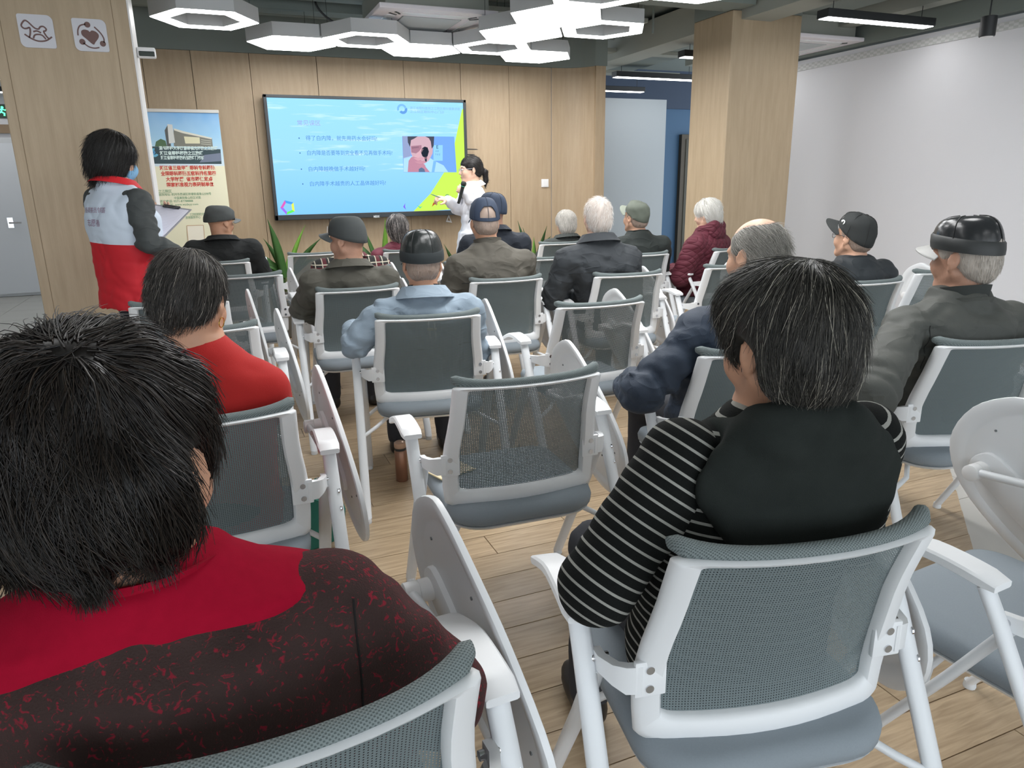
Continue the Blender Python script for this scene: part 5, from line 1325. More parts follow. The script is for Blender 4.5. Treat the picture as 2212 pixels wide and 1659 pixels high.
g, _ = top(P, 'coat', COAT1, 0.031, 0.009, 0.0045, seed=2.0)
RED1 = mat('red_wool_collar', (150, 16, 42), 1.0, var=0.12, vscale=60, bump=0.25, bscale=900, spec=0.08)
S = Sdf(); torso_field(S, P, 0.042, 0.62)
def col_region(X, Y, Z, D, ax):
    x, y = X-P.nb[0], Y-P.nb[1]
    r = np.sqrt((x/0.245)**2+((y-0.030)/0.130)**2)-1+0*Z
    r2 = np.maximum(r*0.14, (P.nb[2]-0.150)-Z)
    hole = 0.066-np.sqrt(x*x+(y-0.012)**2)+0*Z
    return np.maximum(np.maximum(D, r2), hole).astype(np.float32)
V, Fq = S.mesh(0.0075, post=col_region); pobj('collar', (V, Fq), RED1, P.root)
collar(P, RED1, 0.050, 0.020, 0.074, 40, 10, 'collar_stand', drop=0.03, th=0.009)
ribbon_on(P, g, [(P.shR[0]+0.016, 0, P.shR[2]+0.045), (P.shR[0]+0.014, 0, P.shR[2]+0.02), (P.shR[0]+0.012, 0, P.shR[2]-0.05), (P.shR[0]+0.010, 0, P.shR[2]-0.13), (P.shR[0]+0.006, 0, P.shR[2]-0.20)], mat('coat_seam', (18, 14, 14), 0.95), w=0.0018, lift=0.0)
def shell1(S):
    S.ell((-0.018, -0.020, 0.042), (0.104, 0.120, 0.110), 0.03); S.ell((-0.010, -0.064, -0.030), (0.086, 0.056, 0.062), 0.05); S.ell((-0.072, 0.0, 0.0), (0.056, 0.075, 0.080), 0.05)
    S.ell((0.040, -0.055, -0.018), (0.040, 0.045, 0.058), 0.04)
    S.ell((0, 0.140, -0.045), (0.095, 0.080, 0.120), 0.02, sub=True); S.ell((0.120, 0.004, -0.032), (0.056, 0.040, 0.060), 0.010, sub=True)
HM1 = hair_mat('black_wavy_hair', (15, 14, 15), (70, 58, 48), 0.36)
hair(P, HM1, shell1, 8500, 0.090, away((0.010, -0.085, 0.105), 0.22, 0.12), keep_scalp, 0.00085, 9, 0.0055, 3, (0.45, 0.02), 0.012, 0.75, wf=8.0, free=0.88, shell_amp=0.010, avoid=[((0.095, 0.000, -0.020), (0.040, 0.030, 0.042)), ((0, 0.10, -0.05), (0.075, 0.075, 0.085))])

# ---- 2 woman in the striped hoodie
rt, yw = seat_root('A2')
P = person('woman with short greying black hair in a black hoodie with thin grey stripes', rt, yw, on_y(1688, 745, 0.93), hyaw=4, hpitch=10, hs=1.03, skin=0, sw=0.175, girth=1.0, hump=0.0, sdrop=0.185, sback=0.0, ndrop=0.118,
           elbows=(on_z(1292, 1262, 0.735), None), wrists=(on_z(1360, 1120, 0.66), None), hres=0.0045)
KNIT = (22, 24, 23)
def stripes(attr, per, wid):
    def fn(nt, b):
        if attr == 'z': tc = nt.new('ShaderNodeTexCoord'); sx = nt.new('ShaderNodeSeparateXYZ'); nt.link(tc.outputs['Object'], sx.inputs[0]); v = nt.math('ADD', sx.outputs[2], nt.math('MULTIPLY', sx.outputs[0], 0.10))
        else: at = nt.new('ShaderNodeAttribute'); at.attribute_name = attr; v = at.outputs['Fac']
        f = nt.math('LESS_THAN', nt.math('FRACT', nt.math('DIVIDE', v, per)), wid)
        nt.link(nt.mix(f, lin(KNIT), lin((150, 150, 144))), b.inputs['Base Color'])
        tc = nt.new('ShaderNodeTexCoord'); n3 = nt.new('ShaderNodeTexNoise'); n3.inputs['Scale'].default_value = 500; nt.link(tc.outputs['Object'], n3.inputs[0])
        bp = nt.new('ShaderNodeBump'); bp.inputs['Strength'].default_value = 0.5; bp.inputs['Distance'].default_value = 0.003; nt.link(n3.outputs[0], bp.inputs['Height']); nt.link(bp.outputs[0], b.inputs['Normal'])
    return fn
g, sl = top(P, 'sweater', mat('striped_knit_body', rough=0.95, spec=0.15, fn=stripes('z', 0.0205, 0.24)), 0.024, 0.009, 0.003, seed=5.0, split=mat('striped_knit_sleeve', rough=0.95, spec=0.15, fn=stripes('along', 0.0205, 0.22)))
for o, s in zip(sl, (-1, 1)):
    sh, el, wr = (P.shL, P.elL, P.wrL) if s < 0 else (P.shR, P.elR, P.wrR)
    n = len(o.data.vertices); co = np.zeros(n*3, np.float32); o.data.vertices.foreach_get('co', co); co = co.reshape(-1, 3); L1 = np.linalg.norm(el-sh)
    # running length along the bent sleeve, skewed so the stripes sag
    L2 = np.linalg.norm(wr-el); u1 = (co-sh) @ (el-sh)/L1; u2 = (co-el) @ (wr-el)/L2
    d1 = np.linalg.norm(co-(sh+np.clip(u1/L1, 0, 1)[:, None]*(el-sh)), axis=1); d2 = np.linalg.norm(co-(el+np.clip(u2/L2, 0, 1)[:, None]*(wr-el)), axis=1)
    v = np.where(d1 <= d2+0.003, u1, L1+u2+0.01)
    at = o.data.attributes.new('along', 'FLOAT', 'POINT'); at.data.foreach_set('value', v.astype(np.float32))
HOOD = mat('black_fleece_hood', (40, 44, 42), 1.0, var=0.15, vscale=25, bump=0.35, bscale=500, spec=0.1)
S = Sdf(); nb = P.nb
S.ell(nb+np.array([0.0, -0.088, -0.075]), (0.190, 0.044, 0.115), 0.05); S.ell(nb+np.array([0.0, -0.100, -0.150]), (0.140, 0.030, 0.080), 0.05)
for s in (-1, 1):
    S.cap(nb+np.array([s*0.060, -0.085, 0.000]), nb+np.array([s*0.095, 0.0, -0.028]), 0.036, 0.034, 0.05); S.cap(nb+np.array([s*0.095, 0.0, -0.028]), nb+np.array([s*0.060, 0.095, -0.07]), 0.034, 0.030, 0.04)
S.cap(nb+np.array([-0.06, -0.085, 0.002]), nb+np.array([0.06, -0.085, 0.002]), 0.036, 0.036, 0.05)
ar = [nb+np.array([0.150*math.sin(math.radians(a)), 0.015-0.135*math.cos(math.radians(a)), -0.030-0.045*math.cos(math.radians(a))]) for a in range(-100, 101, 20)]
for a_, b_ in zip(ar[:-1], ar[1:]): S.cap(a_, b_, 0.013, 0.013, 0.010)
pobj('hood', S.mesh(0.0075, post=folds(P, 0.0055, False, 3.3)), HOOD, P.root)
def shell2(S):
    S.ell((0, -0.022, 0.036), (0.098, 0.112, 0.104), 0.03); S.ell((0, -0.060, -0.035), (0.076, 0.050, 0.064), 0.05); S.ell((0, 0.03, 0.07), (0.078, 0.07, 0.058), 0.03)
    S.ell((0, 0.150, -0.040), (0.090, 0.085, 0.110), 0.02, sub=True)
    for s in (-1, 1): S.ell((s*0.108, 0.004, -0.030), (0.046, 0.036, 0.052), 0.010, sub=True)
hair(P, hair_mat('greying_black_hair', (24, 24, 23), (186, 180, 166), 0.4), shell2, 8000, 0.085, away((0.012, -0.050, 0.118), 0.18, 0.0), keep_scalp, 0.00055, 8, 0.0055, 7, (0.16, 0.075), 0.009, 0.25, wf=18.0, free=0.92, shell_amp=0.004, avoid=[((-0.088, -0.006, -0.012), (0.040, 0.026, 0.040)), ((0.088, -0.006, -0.012), (0.040, 0.026, 0.040)), ((0, 0.10, -0.05), (0.075, 0.075, 0.085))])

# ---- 3 woman in the red sweater with gold hoop earring
rt, yw = seat_root('B1')
P = person('woman with short dark hair and gold hoop earring in a plain red sweater', rt, yw, on_y(412, 648, 1.99), hyaw=-26, hpitch=18, skin=0, sw=0.150, girth=1.0, ndrop=0.108, hump=0.012, sdrop=0.244, sback=0.015, elbows=(None, on_y(588, 862, 2.06)), wrists=(None, on_y(590, 840, 2.32)))
top(P, 'sweater', mat('red_knit_sweater', (172, 24, 20), 0.85, var=0.06, vscale=10, bump=0.25, bscale=500), 0.012, 0.010, 0.0035, seed=8.0)
collar(P, mat('cream_undershirt', (214, 196, 170), 0.85), 0.012, 0.002, 0.068, 40, 10, 'undershirt_neckline', drop=0.004, th=0.004)
def shell3(S):
    S.ell((0, -0.016, 0.034), (0.086, 0.103, 0.094), 0.03); S.ell((0, -0.056, -0.026), (0.068, 0.048, 0.050), 0.05)
    S.ell((0, 0.140, -0.045), (0.090, 0.075, 0.115), 0.02, sub=True)
    for s in (-1, 1): S.ell((s*0.100, 0.010, -0.040), (0.038, 0.034, 0.05), 0.012, sub=True)
hair(P, hair_mat('dark_brown_hair', (26, 24, 23), (176, 168, 158)), shell3, 3200, 0.06, away((0.005, -0.02, 0.125), 0.25), keep_scalp, 0.0010, 6, 0.0065, 9, (0.2, 0.035), 0.006, 0.2, 0.85)
hpart(P, MB().tube([(0.083+0.002*math.sin(a*PI/8), -0.002+0.0125*math.cos(a*PI/8), -0.058+0.0125*math.sin(a*PI/8)) for a in range(17)], 0.0014, 6, caps=False), 'earring', mat('gold', (222, 176, 84), 0.25, 1.0))

# ---- 4 man in the pale grey jacket and leather cap
rt, yw = seat_root('C1')
P = person('man in a pale blue-grey jacket and glossy black leather panelled cap', rt, yw, on_y(912, 568, 3.10), hyaw=-14, hpitch=6, skin=0, sw=0.190, girth=1.02, sdrop=0.214, sback=0.015, elbows=(on_z(770, 742, 0.735), None), wrists=(on_y(755, 705, 3.38), None))
g, _ = top(P, 'jacket', cloth('pale_grey_jacket', (140, 156, 170), 0.10, 0.8), 0.026, 0.0105, 0.0097, seed=1.0)
collar(P, MATS['pale_grey_jacket'], 0.050, 0.012, 0.076, 35, 12, fold=0.050, drop=0.03)
collar(P, mat('black_inner_collar', (26, 26, 28), 0.9), 0.042, 0.004, 0.066, 40, 12, 'inner_collar', drop=0.012)
WHS = mat('white_stitch_tape', (196, 206, 206), 0.8); sz = P.shL[2]
for dx in (-0.012, 0.012): ribbon_on(P, g, [(P.nb[0]+0.012+dx, 0, sz-0.01), (P.nb[0]+0.015+dx, 0, sz-0.05), (P.nb[0]+0.02+dx, 0, sz-0.10)], WHS, 'stitched_tape', 0.0045)
ribbon_on(P, g, [(P.nb[0]-0.005, 0, sz-0.058), (P.nb[0]+0.016, 0, sz-0.060), (P.nb[0]+0.036, 0, sz-0.058)], mat('badge_yellow', (176, 172, 120), 0.7), 'jacket_badge', 0.0065)
ribbon_on(P, g, [(P.shL[0]-0.01, 0, sz-0.16), (P.nb[0], 0, sz-0.15), (P.shR[0]+0.01, 0, sz-0.145)], SEAMD, 'yoke_seam', 0.0016)
LTH = mat('black_leather', (34, 38, 38), 0.28, var=0.4, vscale=14, bump=0.35, bscale=45); FELT = mat('dark_felt_band', (36, 42, 44), 0.9)
ballcap(P, LTH, zb_f=0.040, zb_b=-0.002, zt=0.142, rx=0.094, ry=0.112, pw=0.55, brim=0.05, seams=mat('leather_seam', (18, 20, 20), 0.5), button=True, band=FELT, pitch=0)
hair(P, hair_mat('grey_stubble', (150, 128, 114), (196, 188, 180)), short_shell(-0.001, -0.060), 500, 0.014, away((0, -0.03, 0.15), 0.6), lambda p: (p[:, 2] < 0.02) & (p[:, 1] < 0.0), 0.0006, 3, 0.009, 4, (0.6, 0.2), 0.002)

# ---- 5 man in the brown jacket, cap with white badge
rt, yw = seat_root('D1')
P = person('man in a dark olive-brown jacket and charcoal cap with a white front badge', rt, yw, on_y(750, 520, 4.07), hyaw=46, hpitch=4, skin=1, sw=0.20, girth=1.10, sdrop=0.229, sback=0.015, hump=0.012, elbows=(on_z(658, 668, 0.735), None))
g, _ = top(P, 'jacket', cloth('olive_brown_jacket', (76, 74, 66), 0.08, 0.8), 0.036, 0.0115, 0.0090, seed=4.0)
collar(P, MATS['olive_brown_jacket'], 0.046, 0.014, 0.078, 40, 12, fold=0.040, drop=0.03)
CAP5 = mat('charcoal_wool_cap', (62, 66, 66), 0.8, var=0.1, vscale=30)
c = ballcap(P, CAP5, zb_f=0.044, zb_b=-0.010, zt=0.132, rx=0.088, ry=0.112, pw=0.42, brim=0.068, brim_m=mat('charcoal_brim', (78, 84, 86), 0.7), button=False, pitch=-4)
hpart(P, MB().prism([(-0.02, -0.016), (0.02, -0.016), (0.014, 0.018), (-0.014, 0.018)], -0.001, 0.001, Matrix.Translation((-0.058, 0.078, 0.070)) @ Matrix.Rotation(math.radians(38), 4, 'Z') @ Matrix.Rotation(math.radians(-80), 4, 'X')), 'badge', mat('badge_white', (226, 226, 226), 0.5), c)

# ---- 6 man in the olive jacket, navy baseball cap
rt, yw = seat_root('D2')
P = person('man in a khaki-grey jacket and navy baseball cap with an open back strap', rt, yw, on_y(1047, 480, 4.10), hyaw=-8, hpitch=5, skin=0, sw=0.205, girth=1.08, sdrop=0.244, sback=0.015, sx=0.03)
g, _ = top(P, 'jacket', cloth('khaki_grey_jacket', (88, 84, 76), 0.07, 0.8), 0.034, 0.0115, 0.0083, seed=9.0)
collar(P, MATS['khaki_grey_jacket'], 0.056, 0.008, 0.076, 30, 14, drop=0.03)
sz = P.shL[2]; ribbon_on(P, g, [(P.shL[0]+0.0, 0, sz-0.10), (P.nb[0]-0.05, 0, sz-0.085), (P.nb[0]+0.06, 0, sz-0.085), (P.shR[0], 0, sz-0.10)], SEAMD, 'yoke_seam', 0.0018)
NAVY = mat('navy_cap_cloth', (46, 58, 78), 0.75, var=0.10, vscale=30)
ballcap(P, NAVY, zb_f=0.046, zb_b=0.000, zt=0.142, rx=0.090, ry=0.110, pw=0.60, brim=0.07, seams=mat('navy_seam', (34, 44, 60), 0.8), opening=True)
hair(P, MATS['grey_stubble'], short_shell(-0.001, -0.060), 400, 0.012, away((0, -0.03, 0.15), 0.6), lambda p: (p[:, 2] < 0.03) & (p[:, 1] < 0.0), 0.0008, 3, 0.010, 6, (0.6, 0.2), 0.002)

# ---- 7 man in the navy coat and navy cap, one row ahead
rt, yw = seat_root('E2')
P = person('man in a dark navy coat and navy cap, half hidden behind the khaki jacket man', rt, yw, on_y(1062, 458, 5.03), hyaw=42, hpitch=0, skin=1, sw=0.20, girth=1.05, sdrop=0.229, sx=0.02)
top(P, 'coat', cloth('dark_navy_coat', (34, 40, 50), 0.08, 0.85), 0.034, 0.0125, 0.0075, seed=3.0); collar(P, MATS['dark_navy_coat'], 0.050, 0.010, 0.078, 40, 12, fold=0.035, drop=0.03)
ballcap(P, NAVY, zb_f=0.05, zb_b=0.0, zt=0.138, rx=0.088, ry=0.108, pw=0.6, brim=0.07, seams=MATS['navy_seam'], pitch=-8, rumple=0.02)

# ---- 8 person in the maroon jacket, front row
rt, yw = seat_root('F3')
P = person('person with two-tone grey and black hair in a maroon jacket in the front row', rt, yw, on_y(858, 496, 6.28), hyaw=-5, hpitch=10, skin=0, sw=0.17, sdrop=0.224)
top(P, 'jacket', cloth('maroon_jacket', (112, 44, 60), 0.1, 0.7), 0.03, 0.0125, 0.0090, seed=6.0); collar(P, MATS['maroon_jacket'], 0.045, 0.01, 0.074, 40, 12, drop=0.03)
hair(P, hair_mat('two_tone_hair', (34, 32, 32), (188, 180, 176)), short_shell(0.016, -0.10), 900, 0.07, away((0, -0.03, 0.15), 0.4), keep_scalp, 0.0016, 4, 0.010, 5, (0.3, 0.35), 0.005)

# ---- 9 person in the plaid shirt
rt, yw = seat_root('E1b')
P = person('person in a black, white and maroon plaid shirt behind the charcoal cap', rt, yw, on_y(756, 512, 5.05), hyaw=0, hpitch=10, skin=0, sw=0.20, girth=1.05, sdrop=0.209, sx=-0.01)
def plaid(nt, b):
    tc = nt.new('ShaderNodeTexCoord'); sx = nt.new('ShaderNodeSeparateXYZ'); nt.link(tc.outputs['Object'], sx.inputs[0])
    line = lambda o, per, w, ph: nt.math('LESS_THAN', nt.math('FRACT', nt.math('ADD', nt.math('DIVIDE', o, per), ph)), w)
    a = nt.math('MAXIMUM', line(sx.outputs[0], 0.045, 0.14, 0.2), line(sx.outputs[2], 0.045, 0.14, 0.1)); c = nt.math('MAXIMUM', line(sx.outputs[0], 0.09, 0.3, 0.55), line(sx.outputs[2], 0.09, 0.3, 0.5))
    nt.link(nt.mix(a, nt.mix(c, lin((38, 38, 38)), lin((92, 36, 44))), lin((196, 190, 172))), b.inputs['Base Color'])
top(P, 'shirt', mat('plaid_shirt', rough=0.85, fn=plaid), 0.03, 0.014, 0.005, seed=7.0); collar(P, MATS['plaid_shirt'], 0.045, 0.01, 0.074, 40, 12, fold=0.03, drop=0.03)
hair(P, hair_mat('short_black_hair', (24, 23, 23)), short_shell(0.012, -0.09), 500, 0.05, away((0, -0.03, 0.15), 0.4), keep_scalp, 0.0016, 4, 0.012, 5, (0.2, 0.0), 0.005)

# ---- 10 man in the black coat and dark flat cap, front left
rt, yw = seat_root('F1')
P = person('man in a black coat and dark grey peaked cap sitting below the banner', rt, yw, on_y(476, 481, 6.10), hyaw=-52, hpitch=4, skin=0, sw=0.21, girth=1.12, sdrop=0.209, sback=0.015, hump=0.012, elbows=(None, None))
top(P, 'coat', cloth('black_coat', (24, 27, 28), 0.08, 0.9), 0.040, 0.0125, 0.0060, seed=5.5); collar(P, MATS['black_coat'], 0.045, 0.014, 0.082, 35, 12, fold=0.035, drop=0.025)
ballcap(P, mat('dark_grey_flat_cap', (66, 70, 70), 0.85, var=0.15, vscale=30), zb_f=0.040, zb_b=0.0, zt=0.128, rx=0.100, ry=0.124, pw=0.45, brim=0.06, button=False, pitch=0, rumple=0.035, band=None, brim_m=mat('dark_grey_peak', (92, 96, 96), 0.7))

# ---- 11 white-haired man in the dark grey jacket
rt, yw = seat_root('D3')
P = person('white-haired man in a dark grey jacket with a turned-down collar', rt, yw, on_y(1291, 470, 3.98), hyaw=-14, hpitch=4, skin=2, sw=0.205, girth=1.10, sdrop=0.244, sback=0.015, hump=0.012)
g, _ = top(P, 'jacket', cloth('dark_grey_jacket', (54, 58, 62), 0.08, 0.85), 0.036, 0.0115, 0.0090, seed=11.0)
collar(P, MATS['dark_grey_jacket'], 0.052, 0.012, 0.078, 35, 12, fold=0.048, drop=0.03)
sz = P.shL[2]; ribbon_on(P, g, [(P.shL[0]-0.01, 0, sz-0.085), (P.nb[0], 0, sz-0.065), (P.shR[0]+0.01, 0, sz-0.085)], SEAMD, 'yoke_seam', 0.0018)
hair(P, hair_mat('thin_white_hair', (186, 172, 162), (240, 238, 234), 0.6), short_shell(0.001, -0.075), 1800, 0.026, away((0.02, -0.05, 0.12), 0.2), keep_scalp, 0.0009, 4, 0.009, 8, (0.9, 0.3), 0.012, 0.7, 0.3)

# ---- 12 grey-haired woman in the tweed coat
rt, yw = seat_root('F4')
P = person('grey-haired woman in a dark tweed coat in front of the low plant', rt, yw, on_y(1222, 484, 6.27), hyaw=-5, hpitch=10, skin=2, sw=0.185, girth=1.08, sdrop=0.209, hump=0.012)
top(P, 'coat', cloth('dark_tweed_coat', (62, 66, 64), 0.45, 0.95, vs=90), 0.038, 0.0125, 0.0060, seed=12.0); collar(P, MATS['dark_tweed_coat'], 0.05, 0.016, 0.080, 35, 12, fold=0.03, drop=0.025)
hair(P, hair_mat('short_grey_hair', (150, 146, 138), (224, 220, 214), 0.6), short_shell(0.014, -0.095), 1300, 0.05, away((0, -0.03, 0.14), 0.4), keep_scalp, 0.0014, 4, 0.010, 12, (0.8, 0.3), 0.006, 0.5)

# ---- 13 man in the grey-green cap
rt, yw = seat_root('E4')
P = person('man in a dark jacket and faded grey-green cap in front of the grey hall wall', rt, yw, on_y(1373, 470, 5.02), hyaw=14, hpitch=-4, skin=3, sw=0.19, girth=1.05, sdrop=0.224, sx=0.04)
top(P, 'jacket', cloth('black_green_jacket', (36, 42, 40), 0.08, 0.85), 0.032, 0.0125, 0.0075, seed=13.0); collar(P, MATS['black_green_jacket'], 0.05, 0.01, 0.076, 35, 12, drop=0.03)
ballcap(P, mat('faded_green_cap', (92, 98, 88), 0.8, var=0.2, vscale=22), zb_f=0.052, zb_b=-0.004, zt=0.128, rx=0.090, ry=0.108, pw=0.55, brim=0.07, brim_m=mat('faded_green_brim', (126, 132, 120), 0.75), pitch=-14, rumple=0.05, button=False)
hair(P, MATS['grey_stubble'], short_shell(-0.001, -0.060), 300, 0.012, away((0, -0.03, 0.15), 0.6), lambda p: (p[:, 2] < 0.03) & (p[:, 1] < 0.0), 0.001, 3, 0.010, 6, (0.6, 0.2), 0.002)

# ---- 14 woman in the maroon quilted hooded coat
rt, yw = seat_root('E5')
P = person('white-haired woman in a maroon quilted coat with a hood, sitting in front of the pillar', rt, yw, on_y(1527, 464, 4.98), hyaw=32, hpitch=12, skin=2, sw=0.19, girth=1.10, sdrop=0.234, sback=0.015, hump=0.012)
def quilt(nt, b):
    tc = nt.new('ShaderNodeTexCoord'); sx = nt.new('ShaderNodeSeparateXYZ'); nt.link(tc.outputs['Object'], sx.inputs[0])
    u = nt.math('ADD', sx.outputs[0], sx.outputs[2]); v = nt.math('SUBTRACT', sx.outputs[0], sx.outputs[2])
    h = nt.math('POWER', nt.math('ABSOLUTE', nt.math('MULTIPLY', nt.math('SINE', nt.math('MULTIPLY', u, 60)), nt.math('SINE', nt.math('MULTIPLY', v, 60)))), 0.35)
    bp = nt.new('ShaderNodeBump'); bp.inputs['Strength'].default_value = 0.8; bp.inputs['Distance'].default_value = 0.01; nt.link(h, bp.inputs['Height']); nt.link(bp.outputs[0], b.inputs['Normal'])
MAROON = mat('maroon_quilted_coat', (92, 30, 46), 0.75, fn=quilt)
top(P, 'coat', MAROON, 0.046, 0.013, 0.006, seed=14.0)
S = Sdf(); nb = P.nb; S.ell(nb+np.array([0, -0.085, -0.015]), (0.115, 0.055, 0.075), 0.04)
for s in (-1, 1): S.cap(nb+np.array([s*0.055, -0.08, 0.05]), nb+np.array([s*0.095, 0.01, 0.005]), 0.034, 0.034, 0.04); S.cap(nb+np.array([s*0.095, 0.01, 0.005]), nb+np.array([s*0.05, 0.09, -0.05]), 0.034, 0.03, 0.03)
S.cap(nb+np.array([-0.055, -0.08, 0.05]), nb+np.array([0.055, -0.08, 0.05]), 0.034, 0.034, 0.04)
pobj('hood', S.mesh(0.011, post=folds(P, 0.006, False, 1.0)), MAROON, P.root)
hair(P, hair_mat('white_wavy_hair', (196, 194, 186), (236, 234, 230), 0.6), short_shell(0.014, -0.10), 1300, 0.06, away((0, -0.02, 0.14), 0.4), keep_scalp, 0.0014, 5, 0.010, 14, (0.8, 0.3), 0.010, 0.6, 0.6)

# ---- 15 balding man in the navy jacket
rt, yw = seat_root('B3')
P = person('balding man with thin grey hair in a navy jacket', rt, yw, on_y(1634, 552, 1.97), hyaw=8, hpitch=8, hs=1.06, skin=3, sw=0.190, girth=1.05, sdrop=0.234, sback=0.015, elbows=(on_z(1388, 842, 0.735), None), wrists=(on_z(1352, 835, 0.60), None), hres=0.005)
g, _ = top(P, 'jacket', cloth('navy_jacket', (38, 50, 66), 0.12, 0.75), 0.036, 0.0105, 0.0112, seed=15.0); collar(P, MATS['navy_jacket'], 0.05, 0.012, 0.082, 35, 12, fold=0.04, drop=0.03)
def shell15(S):
    S.ell((0, -0.014, 0.028), (0.0785, 0.0965, 0.086), 0.02); S.ell((0, -0.05, -0.04), (0.066, 0.052, 0.06), 0.04)
    S.ell((0, 0.01, 0.125), (0.052, 0.085, 0.060), 0.02, sub=True); S.ell((0, 0.135, -0.02), (0.088, 0.095, 0.14), 0.02, sub=True)
    for s in (-1, 1): S.ell((s*0.098, 0.014, -0.040), (0.040, 0.040, 0.052), 0.012, sub=True)
hair(P, hair_mat('thin_grey_hair', (112, 110, 104), (186, 182, 174), 0.55), shell15, 2600, 0.085, away((0.0, 0.10, 0.10), 0.25), keep_all, 0.0007, 6, 0.006, 15, (0.8, 0.15), 0.003, 0.15, 0.9, shell_amp=0.001)

# ---- 16 man in the black baseball cap and glasses
rt, yw = seat_root('C3')
P = person('man in a black baseball cap with a small white logo, glasses and black jacket', rt, yw, on_y(1843, 512, 3.04), hyaw=12, hpitch=-4, skin=3, sw=0.185, girth=1.05, sdrop=0.209, sback=0.015, sx=0.03, hres=0.006)
top(P, 'jacket', cloth('blue_black_jacket', (36, 42, 46), 0.08, 0.7), 0.034, 0.0125, 0.0075, seed=16.0); collar(P, MATS['blue_black_jacket'], 0.045, 0.010, 0.078, 35, 12, drop=0.03)
c = ballcap(P, mat('black_cotton_cap', (44, 47, 47), 0.85, var=0.15, vscale=24), zb_f=0.052, zb_b=-0.020, zt=0.132, rx=0.090, ry=0.110, pw=0.55, brim=0.082, pitch=-14, rumple=0.045, seams=mat('black_cap_seam', (30, 32, 32), 0.8))
b = MB(); MT = Matrix.Translation((-0.080, 0.045, 0.076)) @ Matrix.Rotation(math.radians(64), 4, 'Z') @ Matrix.Rotation(math.radians(-70), 4, 'X') @ Matrix.Scale(-1, 4, (0, 1, 0))
stroke(b, [(-0.016, -0.006), (-0.010, 0.004), (0.0, 0.007), (0.010, 0.006), (0.016, -0.002)], 0.006, -0.001, 0.0015, MT); stroke(b, [(-0.010, 0.0), (-0.013, -0.012)], 0.003, -0.001, 0.0015, MT); stroke(b, [(0.006, 0.003), (0.008, -0.006)], 0.003, -0.001, 0.0015, MT)
hpart(P, b, 'logo', mat('logo_white', (232, 232, 230), 0.5), c, pitch=-14); glasses(P)
hair(P, MATS['grey_stubble'], short_shell(-0.001, -0.060), 400, 0.012, away((0, -0.03, 0.15), 0.6), lambda p: (p[:, 2] < 0.03) & (p[:, 1] < 0.0), 0.0008, 3, 0.009, 6, (0.6, 0.2), 0.002)

# ---- 17 man in the black leather cap by the white wall
rt, yw = seat_root('B4')
P = person('man in a dark grey-green jacket and black leather cap with a pale peak', rt, yw, on_y(2082, 556, 1.74), hyaw=8, hpitch=4, hs=1.04, skin=1, sw=0.20, girth=1.08, sdrop=0.234, sback=0.015, hump=0.012, elbows=(on_z(1885, 850, 0.74), None), wrists=(on_z(1888, 752, 0.715), None), hands={-1: ((0.15, 0.95, 0.10), (0.0, -0.1, 1.0), (0.95, 0.1, 0.1), 0.35)}, hres=0.005)
g, _ = top(P, 'jacket', cloth('grey_green_jacket', (72, 74, 70), 0.08, 0.7), 0.034, 0.0105, 0.0097, seed=17.0)
collar(P, mat('dark_rib_collar', (46, 50, 48), 0.8), 0.058, 0.010, 0.082, 28, 14, drop=0.03); collar(P, MATS['grey_green_jacket'], 0.03, 0.014, 0.090, 28, 14, 'outer_collar', drop=0.045)
sz = P.shL[2]; ribbon_on(P, g, [(P.shL[0]+0.02, 0, sz+0.02), (P.shL[0]+0.03, 0, sz-0.06), (P.shL[0]+0.035, 0, sz-0.14)], SEAMD, 'armhole_seam', 0.0016)
ballcap(P, mat('black_smooth_leather', (38, 40, 42), 0.22, var=0.3, vscale=12, bump=0.2, bscale=30), zb_f=0.046, zb_b=0.010, zt=0.136, rx=0.090, ry=0.110, pw=0.42, brim=0.055, brim_m=mat('pale_grey_peak', (150, 150, 148), 0.5), button=False, seams=mat('leather_seam'), band=mat('leather_ear_flap', (40, 43, 43), 0.5), panels=4, brim_droop=0.022)
hair(P, hair_mat('cropped_white_hair', (168, 158, 148), (220, 216, 208), 0.6), short_shell(0.001, -0.065), 1600, 0.018, away((0, -0.03, 0.15), 0.7), lambda p: (p[:, 2] < 0.04) & (p[:, 1] < 0.03), 0.0006, 3, 0.007, 17, (0.8, 0.2), 0.003)
# ============================================================ volunteer in the red and white vest
P = person('volunteer with a black bob and blue face mask in a white and red vest', (-0.40, 4.52), -52, on_y(246, 343, 4.52), hyaw=-66, hpitch=14, hs=1.04, skin=2, sw=0.182, girth=1.06, sdrop=0.215, sback=0.015, hump=0.01, standing=True,
           elbows=(on_y(322, 505, 4.66), on_y(322, 520, 4.28)), wrists=(on_y(322, 472, 4.70), on_y(394, 556, 4.34)),
           hands={-1: ((0.85, 0.3, 0.3), (-0.3, 0.5, -0.8), (0.2, -0.3, 0.9), 0.7), 1: ((0.9, 0.2, -0.35), (0.1, -0.6, 0.8), (-0.2, 0.7, 0.4), 0.5)}, trousers=(40, 42, 48))
S = Sdf(); torso_field(S, P, 0.0, 0.86)
for s in (-1, 1): arm_field(S, P, s, 0.020, 0.96)
pobj('sweatshirt', S.mesh(0.0095, post=folds(P, 0.0075, True, 21.0)), cloth('charcoal_sleeve', (64, 68, 68), 0.10, 0.8), P.root)
def vest_fn(nt, b):
    tc = nt.new('ShaderNodeTexCoord'); sx = nt.new('ShaderNodeSeparateXYZ'); nt.link(tc.outputs['Object'], sx.inputs[0])
    z = nt.math('ADD', sx.outputs[2], nt.math('MULTIPLY', sx.outputs[0], 0.05))
    nt.link(nt.mix(nt.math('LESS_THAN', z, 1.130), lin((206, 218, 232)), lin((200, 26, 40))), b.inputs['Base Color'])
VEST = mat('red_white_vest', rough=0.7, fn=vest_fn)
